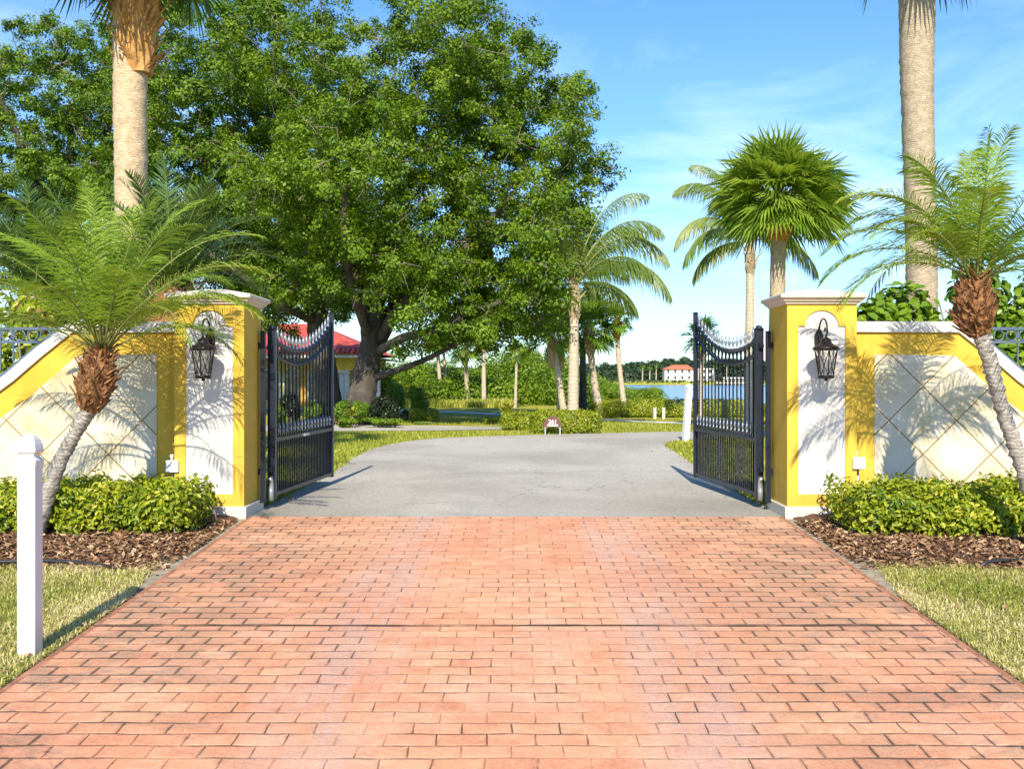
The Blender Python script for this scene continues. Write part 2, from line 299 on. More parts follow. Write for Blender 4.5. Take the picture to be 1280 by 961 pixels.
# ---------------------------------------------------------------- mesh helpers
class MB:
    def __init__(s): s.v = []; s.f = []
    def add(s, vs, fs):
        o = len(s.v); s.v += [Vector(q) for q in vs]; s.f += [tuple(i+o for i in f) for f in fs]
    def box(s, x0, x1, y0, y1, z0, z1):
        s.add([(x0,y0,z0),(x1,y0,z0),(x1,y1,z0),(x0,y1,z0),(x0,y0,z1),(x1,y0,z1),(x1,y1,z1),(x0,y1,z1)],
              [(0,3,2,1),(4,5,6,7),(0,1,5,4),(1,2,6,5),(2,3,7,6),(3,0,4,7)])
    def bar(s, a, b, w, d=None):                 # square bar between two points
        a = Vector(a); b = Vector(b); t = (b-a).normalized(); d = d or w
        up = Vector((0,0,1)) if abs(t.z) < .95 else Vector((0,1,0))
        u = t.cross(up).normalized(); n = u.cross(t)
        vs = [p+u*w/2*i+n*d/2*j for p in (a,b) for i,j in ((-1,-1),(1,-1),(1,1),(-1,1))]
        s.add(vs, [(0,3,2,1),(4,5,6,7),(0,1,5,4),(1,2,6,5),(2,3,7,6),(3,0,4,7)])
    def tube(s, pts, rad, n=8, cap=True, closed=False, rf=None):
        pts = [Vector(p) for p in pts]; k = len(pts)
        if isinstance(rad, (int, float)): rad = [rad]*k
        o = len(s.v); prev = None
        for i, p in enumerate(pts):
            if closed: t = (pts[(i+1)%k]-pts[i-1]).normalized()
            else: t = (pts[min(i+1,k-1)]-pts[max(i-1,0)]).normalized()
            if prev is None:
                up = Vector((0,0,1)) if abs(t.z) < .9 else Vector((0,1,0)); u = t.cross(up).normalized()
            else:
                u = prev-t*prev.dot(t); u = u.normalized() if u.length > 1e-6 else t.orthogonal().normalized()
            prev = u; w = t.cross(u)
            for j in range(n):
                a = 2*math.pi*j/n; r = rad[i]*(rf(i, j) if rf else 1)
                s.v.append(p+(u*math.cos(a)+w*math.sin(a))*r)
        m = k if closed else k-1
        for i in range(m):
            for j in range(n):
                a = o+i*n; b2 = o+((i+1)%k)*n
                s.f.append((a+j, a+(j+1)%n, b2+(j+1)%n, b2+j))
        if cap and not closed:
            s.f.append(tuple(o+j for j in range(n-1,-1,-1))); s.f.append(tuple(o+(k-1)*n+j for j in range(n)))
    def lathe(s, c, prof, n=12, rot=0):
        o = len(s.v)
        for r, z in prof:
            for j in range(n):
                a = 2*math.pi*j/n+rot; s.v.append(Vector((c[0]+r*math.cos(a), c[1]+r*math.sin(a), c[2]+z)))
        for i in range(len(prof)-1):
            for j in range(n):
                s.f.append((o+i*n+j, o+i*n+(j+1)%n, o+(i+1)*n+(j+1)%n, o+(i+1)*n+j))
        s.f.append(tuple(o+j for j in range(n-1,-1,-1))); s.f.append(tuple(o+(len(prof)-1)*n+j for j in range(n)))
    def plate(s, outer, holes, y0, y1):          # polygon in XZ with holes, between depths y0 < y1
        loops = [outer]+list(holes)
        tris = tessellate_polygon([[Vector((x,z,0)) for x,z in lp] for lp in loops])
        flat = [p for lp in loops for p in lp]; n = len(flat)
        vs = [(x,y0,z) for x,z in flat]+[(x,y1,z) for x,z in flat]; fs = []
        for t in tris:
            a, b, c = [flat[i] for i in t]
            cr = (b[0]-a[0])*(c[1]-a[1])-(b[1]-a[1])*(c[0]-a[0])
            t = tuple(t) if cr > 0 else (t[0],t[2],t[1])
            fs.append(t); fs.append(tuple(i+n for i in reversed(t)))
        o = 0
        for lp in loops:
            k = len(lp)
            for i in range(k):
                fs.append((o+i, o+n+i, o+n+(i+1)%k, o+(i+1)%k))
            o += k
        s.add(vs, fs)
    def build(s, name, m, parent=None, smooth=False, bevel=0, fixn=True, root=None):
        me = bpy.data.meshes.new(name)
        r = root if root is not None else parent
        while r is not None and r.parent: r = r.parent
        off = r.location if r is not None else Vector((0,0,0))
        me.from_pydata([tuple(q-off) for q in s.v], [], s.f)
        if fixn:
            bm = bmesh.new(); bm.from_mesh(me); bmesh.ops.recalc_face_normals(bm, faces=bm.faces); bm.to_mesh(me); bm.free()
        if smooth:
            me.polygons.foreach_set('use_smooth', [True]*len(me.polygons))
        me.materials.append(m)
        o = bpy.data.objects.new(name, me); C.objects.link(o); o.parent = parent
        if bevel:
            b = o.modifiers.new('bevel', 'BEVEL'); b.width = bevel; b.segments = 2; b.limit_method = 'ANGLE'
        return o

def cards(name, V, T, rnd, m, parent=None):
    """V (n,k,3) vertices of n small leaf shapes, T list of faces over the k vertices, rnd (n,) tint."""
    n, k, _ = V.shape
    r = parent
    while r is not None and r.parent: r = r.parent
    if r is not None: V = V-np.array(r.location)
    me = bpy.data.meshes.new(name)
    me.vertices.add(n*k); me.vertices.foreach_set('co', np.ascontiguousarray(V, dtype=np.float32).ravel())
    lp = np.concatenate([np.array(t) for t in T]); ln = np.array([len(t) for t in T])
    loops = (np.arange(n)[:,None]*k+lp[None,:]).ravel()
    me.loops.add(len(loops)); me.loops.foreach_set('vertex_index', loops.astype(np.int32))
    tot = np.tile(ln, n); st = np.concatenate([[0], np.cumsum(tot)[:-1]])
    me.polygons.add(len(tot)); me.polygons.foreach_set('loop_start', st.astype(np.int32))
    me.update(calc_edges=True)
    a = me.attributes.new('rnd', 'FLOAT', 'FACE'); a.data.foreach_set('value', np.clip(np.repeat(rnd, len(T)),0,1).astype(np.float32))
    me.materials.append(m)
    o = bpy.data.objects.new(name, me); C.objects.link(o); o.parent = parent
    return o
def unit(a): return a/np.maximum(np.linalg.norm(a, axis=-1, keepdims=True), 1e-9)
def leaves(P, nrm, size, aspect=.55, fold=.12, shape='diamond'):
    """leaf shapes at P facing nrm (n,3)"""
    n = len(P); nrm = unit(nrm)
    t = unit(np.cross(nrm, rng.normal(size=(n,3)))); b = np.cross(nrm, t)
    s = (size*np.ones(n))[:,None]; w = s*aspect/2
    if shape == 'diamond':
        return np.stack([P-t*s/2, P+b*w+t*s*.05+nrm*s*fold, P+t*s/2, P-b*w+t*s*.05+nrm*s*fold], 1), [(0,1,2,3)]
    V = np.stack([P-t*s*.5, P-t*s*.15+b*w*.9+nrm*s*fold, P+t*s*.25+b*w*.85+nrm*s*fold, P+t*s*.5-nrm*s*.08,
                  P+t*s*.25-b*w*.85+nrm*s*fold, P-t*s*.15-b*w*.9+nrm*s*fold, P+t*s*.05], 1)
    return V, [(0,1,2,6),(6,2,3),(0,6,4,5),(6,3,4)]

def tag(o, label=None, cat=None, group=None, kind=None):
    if label: o['label'] = label
    if cat: o['category'] = cat
    if group: o['group'] = group
    if kind: o['kind'] = kind
    return o
def thing(name, loc, label, cat, group=None):
    o = bpy.data.objects.new(name, None); C.objects.link(o); o.location = loc
    return tag(o, label, cat, group)

# ================================================================= SETTING
def sheet(name, xs, ys, zf, m):
    X, Yv = np.meshgrid(xs, ys); Z = zf(X, Yv)
    nx, ny = len(xs), len(ys)
    b = MB(); b.v = [Vector(q) for q in zip(X.ravel(), Yv.ravel(), Z.ravel())]
    b.f = [(j*nx+i, j*nx+i+1, (j+1)*nx+i+1, (j+1)*nx+i) for j in range(ny-1) for i in range(nx-1)]
    return tag(b.build(name, m, smooth=True, fixn=False), kind='structure')
xs = np.unique(np.concatenate([np.linspace(-900,-60,15), np.linspace(-60,-14,12), np.linspace(-14,14,57), np.linspace(14,60,12), np.linspace(60,900,15)]))
ys = np.unique(np.concatenate([np.linspace(-40,0,9), np.linspace(0,11.2,15), np.linspace(11.2,52,22), np.linspace(52,112,50), np.linspace(112,505,12), np.linspace(505,530,10), np.linspace(530,2500,12)]))
def groundz(x, y):
    z = gz(x, y)
    under = (np.abs(x) < 2.86) & (y < 11.2)
    return z-.02*under
sheet('ground', xs, ys, groundz, M['ground'])
b = MB(); b.add([(-900,50,-.9),(900,50,-.9),(900,522,-.9),(-900,522,-.9)], [(0,1,2,3)])
tag(b.build('lake_water', M['water'], fixn=False), kind='structure')

def slab(name, y0, y1, hw, top, th, m):
    b = MB(); n = 12
    vs = []; fs = []
    yy = np.linspace(y0, y1, n)
    prof = [(-hw, top-th), (-hw, top-.012), (-hw+.012, top), (hw-.012, top), (hw, top-.012), (hw, top-th)]
    for y in yy:
        for x, z in prof: vs.append((x, y, g(0,y)+z))
    k = len(prof)
    for i in range(n-1):
        for j in range(k-1): fs.append((i*k+j, i*k+j+1, (i+1)*k+j+1, (i+1)*k+j))
    fs.append(tuple(range(k))); fs.append(tuple((n-1)*k+j for j in range(k)))
    b.add(vs, fs); return tag(b.build(name, m), kind='structure')
slab('brick_driveway', 7.10, 11.27, 2.9, .02, .10, M['brick'])
slab('brick_driveway', .5, 7.08, 2.9, .02, .10, M['brick'])

b = MB(); jv = []; jf = []
for k, x in enumerate(np.linspace(-2.88, 2.88, 120)):           # ragged dirt line in the expansion joint
    wj = .004+.013*abs(math.sin(x*5.3)*math.sin(x*2.1+.7))+random.uniform(0,.006); yj = 7.09+.006*math.sin(x*3)
    jv += [(x,yj-wj,g(0,yj-wj)+.0222),(x,yj+wj,g(0,yj+wj)+.0222)]
    if k: jf.append((2*k-2,2*k,2*k+1,2*k-1))
b.add(jv, jf)
M['jointdirt'] = mottled('joint_dirt', (.018,.013,.008), (.06,.045,.025), 14, .95, .6, 60, .01)
tag(b.build('driveway_joint', M['jointdirt'], fixn=False), kind='structure')
def flat(name, pts, z, m):
    b = MB(); tr = tessellate_polygon([[Vector((x,y,0)) for x,y in pts]])
    fs = []
    for t in tr:
        a, c, d = [pts[i] for i in t]
        cr = (c[0]-a[0])*(d[1]-a[1])-(c[1]-a[1])*(d[0]-a[0]); fs.append(tuple(t) if cr > 0 else (t[0],t[2],t[1]))
    b.add([(x,y,z) for x,y in pts], fs); return tag(b.build(name, m, fixn=False), kind='structure')
def smoothpts(pts, it=2):
    for _ in range(it):
        q = [pts[0]]
        for a, c in zip(pts[:-1], pts[1:]):
            q += [(a[0]*.75+c[0]*.25, a[1]*.75+c[1]*.25), (a[0]*.25+c[0]*.75, a[1]*.25+c[1]*.75)]
        pts = q+[pts[-1]]
    return pts
Ledge = smoothpts([(-2.95,11.272),(-2.95,14.2),(-2.9,16.4),(-3.1,19.5),(-3.15,22.0),(-2.95,24.2),(-2.3,26.4),(-.9,27.6),(1.2,28.6),(2.8,29.4),(5,30.2),(9,31),(16,31.5)])
Redge = smoothpts([(16,28.6),(9,28.0),(5.6,27.0),(3.9,25.6),(3.38,24.0),(3.35,22.2),(3.14,18.2),(2.95,14.0),(2.95,11.272)])
ASPH = Ledge+Redge
flat('asphalt_road', ASPH, .012, M['asphalt'])
flat('side_drive', smoothpts([(-16,34.6),(-9,34.6),(-2,34.0),(.2,32.6)])+smoothpts([(.3,31.6),(-3,30.6),(-8,30.2),(-16,30.2)]), .012, M['asphalt'])
flat('path', smoothpts([(-20,57),(-10,54.5),(-4,51.0),(-.7,46.5),(3.6,39.6),(5.9,36.4),(11,33.9),(20,33.2)])+smoothpts([(20,32.0),(11,32.5),(5.9,34.8),(3.6,37.8),(-.7,44.4),(-4,49.0),(-10,52.5),(-20,55)]), .014, M['concrete'])

# mulch beds: bumpy mounded sheets
def bedmask(x, y, s):                            # >0 inside the bed
    X = s*x
    inner = 2.98+.10*np.sin(y*5)*.3+np.clip((9.6-y)*.45,0,None)*.6
    front = 8.9+.12*np.sin(X*2.1+s)+.05*np.sin(X*7)
    return np.minimum(np.minimum(X-inner, y-front), 11.9-y)
def mulchz(s):
    def f(x, y):
        m = bedmask(x, y, s)
        return gz(x,y)+np.where(m > 0, .012+.045*smooth(0,.35,m), -.05)+.008*np.sin(x*31+y*17)+.008*np.sin(x*13-y*27)
    return f
for s in (-1, 1):
    xr = np.linspace(2.9, 9.5, 130)*s
    if s < 0: xr = xr[::-1]
    sheet('mulch_bed', xr, np.linspace(8.6, 11.6, 70), mulchz(s), M['mulch'])
    sheet('sand_verge', np.sort(np.linspace(2.88, 3.6, 14)*s), np.linspace(7.6, 11.2, 30),
          lambda x, y: gz(x,y)+np.where((np.abs(x)-2.9) < np.clip((y-7.8)*.22,0,.42), .006, -.03), M['sand'])
# chips
def chips():
    Vs = []; Rn = []
    for s in (-1, 1):
        n = 21000
        x = s*(2.95+rng.random(n)**1.3*5.5); y = rng.uniform(8.75, 11.3, n)
        m = bedmask(x, y, s); keep = (m > -.30*rng.random(n)**2.2) & (y < 10.9) & (np.abs(x) > 2.93)
        x, y, m = x[keep], y[keep], m[keep]
        z = gz(x,y)+np.where(m > 0, .018+.045*smooth(0,.35,m), .015)+rng.uniform(0,.02,len(x))
        nr = np.stack([rng.normal(0,.5,len(x)), rng.normal(0,.5,len(x)), np.ones(len(x))], 1)
        V, T = leaves(np.stack([x,y,z],1), nr, rng.uniform(.03,.095,len(x)), .36, .05)
        Vs.append(V); Rn.append(rng.beta(1.6,2.2,len(x)))
    tag(cards('bark_mulch', np.concatenate(Vs), T, np.concatenate(Rn), M['chips']), 'loose brown bark chips covering the beds below the shrubs', 'mulch', kind='stuff')
chips()

# grass
def blades(x, y, z, h, w, lean=.5):
    n = len(x); a = rng.uniform(0,2*math.pi,n); d = np.stack([np.cos(a),np.sin(a),np.zeros(n)],1)
    p = np.stack([-np.sin(a),np.cos(a),np.zeros(n)],1); B = np.stack([x,y,z],1)
    ln = (rng.uniform(.1,1,n)*lean)[:,None]; h = (h*np.ones(n))[:,None]; w = (w*np.ones(n))[:,None]; up = np.array([0,0,1.])
    mid = B+d*h*ln*.35+up*h*.6; tip = B+d*h*ln+up*h*(1-.3*ln)
    return np.stack([B-p*w/2, B+p*w/2, mid+p*w*.4, mid-p*w*.4, tip], 1), [(0,1,2,3),(3,2,4)]
def vnoise(x, y, f, seed):
    r = np.random.default_rng(seed); v = 0
    for k in range(5):
        a = r.uniform(0,2*math.pi); ph = r.uniform(0,6.28); fr = f*r.uniform(.6,1.9)
        v = v+np.sin((x*np.cos(a)+y*np.sin(a))*fr+ph)
    return v/5
def near_grass():
    Vs = []; Rn = []
    for s in (-1, 1):
        n = 120000
        x = s*(2.92+rng.random(n)**1.35*5.2); y = 4.6+rng.random(n)**.8*4.5
        X = np.abs(x); m = bedmask(x, y, s)
        vis = X < (y*.62+2.2)
        bare = np.clip((y-7.9)*.2,0,.35)+.03
        keep = vis & (m < .02) & (X-2.9 > bare*rng.uniform(.7,1.2,n)) & (rng.random(n) < .45+.55*smooth(-.5,.3,vnoise(x,y,6,3)))
        x, y = x[keep], y[keep]; z = gz(x,y)+.0
        V, T = blades(x, y, z, rng.uniform(.02,.06,len(x)), rng.uniform(.004,.0075,len(x)), 1.9)
        pn = vnoise(x, y, 2.6, 5+s)
        Vs.append(V); Rn.append(np.clip(.46+.38*pn*(1)+(.0 if s > 0 else .07)+rng.normal(0,.24,len(x)),0,1))
    tag(cards('grass', np.concatenate(Vs), T, np.concatenate(Rn), M['grass']), 'short half dry grass beside the brick driveway', 'grass', kind='stuff')
near_grass()
def inpoly(x, y, poly):
    c = np.zeros(len(x), bool); px = np.array([p[0] for p in poly]); py = np.array([p[1] for p in poly]); j = len(poly)-1
    for i in range(len(poly)):
        t = ((py[i] > y) != (py[j] > y)) & (x < (px[j]-px[i])*(y-py[i])/(py[j]-py[i]+1e-12)+px[i]); c ^= t; j = i
    return c
def far_grass():
    n = 110000
    y = 12.5+rng.random(n)**1.3*27; x = rng.uniform(-1,1,n)*np.minimum(y*.34+1, 12)
    keep = ~inpoly(x+rng.normal(0,.05,n), y+rng.normal(0,.12,n), ASPH) & ~((x > -16)&(x < .3)&(y > 30.1)&(y < 34.7)) & (np.abs(x) > 0)
    x, y = x[keep], y[keep]
    pc = np.array([[-20,57],[-10,53.5],[-4,50],[-.7,45.4],[3.6,38.7],[5.9,35.6],[11,33.2],[20,32.6]])
    d = np.abs(y-np.interp(x, pc[:,0], pc[:,1])); k = d > 1.1; x, y = x[k], y[k]
    V, T = blades(x, y, np.zeros(len(x)), rng.uniform(.03,.09,len(x)), rng.uniform(.012,.028,len(x)), .9)
    tag(cards('lawn_grass', V, T, np.clip(.45+.3*vnoise(x,y,1.5,9)+rng.normal(0,.2,len(x)),0,1), M['lawngrass']), 'mown yellow green grass beyond the gates', 'grass', kind='stuff')
far_grass()
def tall_grass():
    n = 9000
    x = rng.uniform(-9, 0, n); y = np.interp(x, [-9,-4,-.7,0],[58.5,57,56.5,56.5])+rng.uniform(0,6,n)
    V, T = blades(x, y, np.zeros(n), rng.uniform(.22,.55,n)*(1+.3*vnoise(x,y,1.2,4)), rng.uniform(.03,.06,n), .7)
    tag(cards('tall_grass', V, T, np.clip(.5+.3*vnoise(x,y,1,8)+rng.normal(0,.22,n),0,1), M['tallgrass']), 'tall yellow grass growing along the pale path', 'grass', kind='stuff')
tall_grass()

# ================================================================= GATE PILLARS
PF, PW, PD = 11.27, .754, .754                   # front depth, width, depth
PX = 2.943                                       # inner face
def mirror(pts, s): return pts if s > 0 else [(-x, z) for x, z in reversed(pts)]
def pillar(s, label):
    cx = s*(PX+PW/2)
    root = thing('gate_pillar', (cx, PF+PD/2, 0), label, 'gate pillar')
    h = 2.33
    b = MB()
    # niche outline: shoulders and round head
    hw, zb, zs, zt, ar = .256, .262, 2.085, 2.25, .182
    hole = [(cx-hw,zb),(cx+hw,zb),(cx+hw,zs),(cx+ar,zs)]
    cz = zs+.0
    for k in range(1, 18):
        a = math.pi*k/18; hole.append((cx+ar*math.cos(a), cz+.005+(zt-cz)*math.sin(a)))
    hole += [(cx-ar,zs),(cx-hw,zs)]
    outer = [(cx-PW/2,.12),(cx+PW/2,.12),(cx+PW/2,h),(cx-PW/2,h)]
    b.plate(outer, [hole], PF, PF+.022)
    b.box(cx-PW/2, cx+PW/2, PF+.022, PF+PD, .12, h)
    b.build('shaft', M['yellow'], root)
    q = MB(); q.plate([(cx+(x-cx)*.999, zb+.001+(z-zb)*.999) for x,z in hole], [], PF+.016, PF+.0215)
    q.build('niche_panel', M['white'], root)
    q = MB(); e = .028; q.box(cx-PW/2-e, cx+PW/2+e, PF-e, PF+PD+e, -.06, .132); q.build('plinth', M['cap'], root, bevel=.008)
    q = MB(); cy = PF+PD/2
    prof = [(-.004,2.318),(.022,2.322),(.03,2.345),(.05,2.352),(.062,2.378),(.088,2.388),(.092,2.418),(.085,2.43)]
    vs = []; fs = []
    for e, z in prof:
        a, d = PW/2+e, PD/2+e
        vs += [(cx-a,cy-d,z),(cx+a,cy-d,z),(cx+a,cy+d,z),(cx-a,cy+d,z)]
    k = len(prof)
    a, d = .10, .10; vs += [(cx-a,cy-d,2.505),(cx+a,cy-d,2.505),(cx+a,cy+d,2.505),(cx-a,cy+d,2.505)]
    for i in range(k):
        for j in range(4): fs.append((i*4+j, i*4+(j+1)%4, (i+1)*4+(j+1)%4, (i+1)*4+j))
    fs += [(3,2,1,0), (k*4,k*4+1,k*4+2,k*4+3)]
    q.add(vs, fs); q.build('cap', M['cap'], root, bevel=.005)
    q = MB(); ix = s*(PX-.03); q.box(min(ix,ix-s*.05), max(ix,ix-s*.05), PF+PD-.16, PF+PD-.10, .10, 2.06)
    for z in (.42, 1.86): q.box(min(s*PX,ix), max(s*PX,ix), PF+PD-.155, PF+PD-.105, z, z+.07)
    q.build('hinge_post', M['iron'], root)
    return root
pillar(-1, 'yellow gate pillar left of the driveway, brushed by palm fronds')
pillar(1, 'yellow gate pillar right of the driveway, clear of fronds above its cap')

# ---------------------------------------------------------------- lanterns
def lantern(s, label):
    cx = s*(PX+PW/2)-s*.0; wy = PF+.016; D = .27; cy = wy-D
    if s < 0: cx = W(254,440,cy).x
    else: cx = W(1032.5,440,cy).x
    z0 = 1.52
    root = thing('wall_lantern', (cx, wy, 1.95), label, 'lantern', 'wall lanterns on the pillars')
    q = MB()
    wp = [(cx+.05*math.cos(a), 1.93+.12*math.sin(a)) for a in [2*math.pi*i/20 for i in range(20)]]
    q.plate(wp, [], wy-.022, wy-.001); q.lathe((cx,wy-.03,1.86), [(.025,-.03),(.03,0),(.025,.03)], 10)
    q.build('wall_plate', M['bronze'], root)
    q = MB(); pts = []
    for i in range(25):                          # looped arm: out of the plate, over the top and down to the hook
        t = i/24; a = -math.pi*.5+math.pi*1.55*t
        pts.append((cx, wy-.02-D*.55+.55*D*math.cos(a)*(1 if t < .5 else 1), 2.02+.135*math.sin(a)))
    pts = [(cx,wy-.02,1.87)]+pts[3:]+[(cx,cy,1.965),(cx,cy,1.93)]
    q.tube(pts, .010, 8)
    sp = [(cx, cy+.03+.030*(1-t*.7)*math.cos(6.5*t), 2.03+.030*(1-t*.7)*math.sin(6.5*t)) for t in np.linspace(0,1,16)]
    q.tube(sp, .006, 6); q.tube([(cx, wy-.02, 1.90),(cx,wy-.06,1.84),(cx,wy-.10,1.85)], .008, 6)
    q.build('arm', M['bronze'], root, smooth=True)
    q = MB(); q.lathe((cx,cy,z0), [(.138,.295),(.142,.318),(.125,.335),(.075,.362),(.052,.385),(.058,.40),(.05,.412),(.03,.425),(.012,.437),(.010,.45)], 16)
    q.build('roof', M['bronze'], root, smooth=True)
    q = MB(); q.lathe((cx,cy,z0), [(.06,-.005),(.085,.0),(.088,.022),(.078,.03)], 16); q.lathe((cx,cy,z0),[(.012,-.03),(.022,-.015),(.012,-.004)],10)
    q.build('base', M['bronze'], root, smooth=True)
    q = MB(); n = 6; rt, rb = .118, .076; zt, zb = z0+.30, z0+.028
    def cor(k, r, z): a = 2*math.pi*k/n+math.pi/6; return Vector((cx+r*math.cos(a), cy+r*math.sin(a), z))
    for k in range(n):
        q.bar(cor(k,rb,zb), cor(k,rt,zt), .011)
        q.bar(cor(k,rb,zb), cor(k+1,rt,zt), .006); q.bar(cor(k+1,rb,zb), cor(k,rt,zt), .006)
    q.build('cage', M['bronze'], root)
    q = MB(); vs = [cor(k,rb*.95,zb) for k in range(n)]+[cor(k,rt*.95,zt) for k in range(n)]
    q.add(vs, [(k,(k+1)%n,n+(k+1)%n,n+k) for k in range(n)]); q.build('glass', M['lampglass'], root)
    q = MB(); q.lathe((cx,cy,z0), [(.014,.03),(.014,.13),(.01,.14),(.016,.16),(.012,.19),(.004,.205)], 10); q.build('candle_bulb', M['cap'], root, smooth=True)
    return root
lantern(-1, 'dark bronze lantern on the left gate pillar beside the leaning palm')
lantern(1, 'dark bronze lantern on the right gate pillar')

# ---------------------------------------------------------------- electric boxes
def ebox(s, label):
    x = s*3.69; y = 11.50
    c = W(1070, 578, 11.35) if s > 0 else W(219, 582, 11.35)
    root = thing('outlet_box', (c.x, 11.42, c.z), label, 'electric box', 'outlet boxes by the pillars')
    q = MB(); q.box(c.x-.062, c.x+.062, 11.26, 11.40, c.z-.07, c.z+.06); q.build('housing', M['box'], root, bevel=.008)
    q = MB(); q.box(c.x-.068, c.x+.068, 11.235, 11.2595, c.z-.062, c.z+.066); q.build('cover', M['box'], root, bevel=.008)
    q = MB(); q.tube([(c.x+.02*s,11.36,c.z-.07),(c.x+.02*s,11.36,.0)], .018, 8); q.build('conduit', M['steel'], root, smooth=True)
    q = MB(); q.lathe((c.x-.02,11.30,c.z+.06), [(.015,0),(.015,.035),(.022,.04),(.022,.06),(.012,.068)], 10); q.build('sensor', M['box'], root, smooth=True)
ebox(1, 'white outlet box at the foot of the right gate pillar')
ebox(-1, 'white outlet box half hidden by shrubs at the left gate pillar')

# ================================================================= WING WALLS
def wing(s, label):
    x0 = PX+PW+.001; wf = 11.5; wb = 11.78
    root = thing('garden_wall', (s*5.6, 11.62, 0), label, 'wall')
    # coping centre line (outer = top edge)
    top = [(x0,2.146),(4.915,2.146),(5.29,1.86),(5.62,1.575),(5.9,1.37),(6.25,1.17),(6.7,1.02),(7.3,.95),(9.5,.93)]
    def off(p, d):
        out = []
        for i, (x, z) in enumerate(p):
            a = p[max(i-1,0)]; c = p[min(i+1,len(p)-1)]
            if i == 1: nx, nz = -.17, -.985; k = 1.06
            else:
                tx, tz = c[0]-a[0], c[1]-a[1]; l = math.hypot(tx,tz); nx, nz = tz/l, -tx/l; k = 1
                if i == 0: nx, nz = 0, -1
            out.append((x+nx*d*k, z+nz*d*k))
        return out
    low = off(top, .118)
    b = MB()
    b.plate(mirror(low[::-1]+[(x0,-.1),(9.5,-.1)], s), [], wf, wb)
    b.build('wall_body', M['yellow'], root)
    c = MB(); c.plate(mirror(top[::-1]+low, s), [], wf-.035, wb+.035); c.build('coping', M['white'], root, bevel=.006)
    pan = off(top, .36)
    px0 = 3.965
    pl = [(px0, pan[0][1])]+pan[1:-1]+[(9.0,pan[-1][1])]
    p = MB(); p.plate(mirror(pl[::-1]+[(px0,.05),(9.0,.05)], s), [], wf-.012, wf-.0005)
    p.build('tile_panel', M['tilepanel'], root)
    return root, top
_, WT = wing(-1, 'yellow and cream wing wall behind the leaning left palm')
wing(1, 'yellow and cream wing wall right of the driveway')
def ringfence(s, label):
    y = 11.64
    root = thing('metal_fence', (s*6, y, 0), label, 'fence')
    zt, zr = 2.075, 1.925
    q = MB()
    xa = 5.10; top = [(x,z) for x,z in WT if x > 5]
    def wz(x): return float(np.interp(x, [p[0] for p in WT], [p[1] for p in WT]))
    q.box(min(s*xa,s*9), max(s*xa,s*9), y-.018, y+.018, zt-.016, zt+.016)
    q.box(min(s*(xa+.14),s*9), max(s*(xa+.14),s*9), y-.014, y+.014, zr-.013, zr+.013)
    cv = [(s*x, y, wz(x)+.075) for x in np.linspace(5.08, 8.8, 26)]
    for a, c in zip(cv[:-1], cv[1:]): q.bar(a, c, .03)
    q.build('rail', M['bluemetal'], root)
    x = xa+.16
    while x < 8.6:
        t = MB(); cxr = s*x
        t.tube([(cxr+.058*math.cos(a), y, (zt+zr)/2+.058*math.sin(a)) for a in [2*math.pi*i/18 for i in range(18)]], .009, 6, closed=True)
        t.build('ring', M['bluemetal'], root, smooth=True)
        if x > 5.5:
            t = MB(); t.box(cxr+s*.07-.008, cxr+s*.07+.008, y-.008, y+.008, wz(x)+.08, zt-.016); t.build('picket', M['bluemetal'], root)
        x += .145
ringfence(-1, 'blue grey ring topped metal fence above the left wing wall')
ringfence(1, 'blue grey ring topped metal fence above the right wing wall')

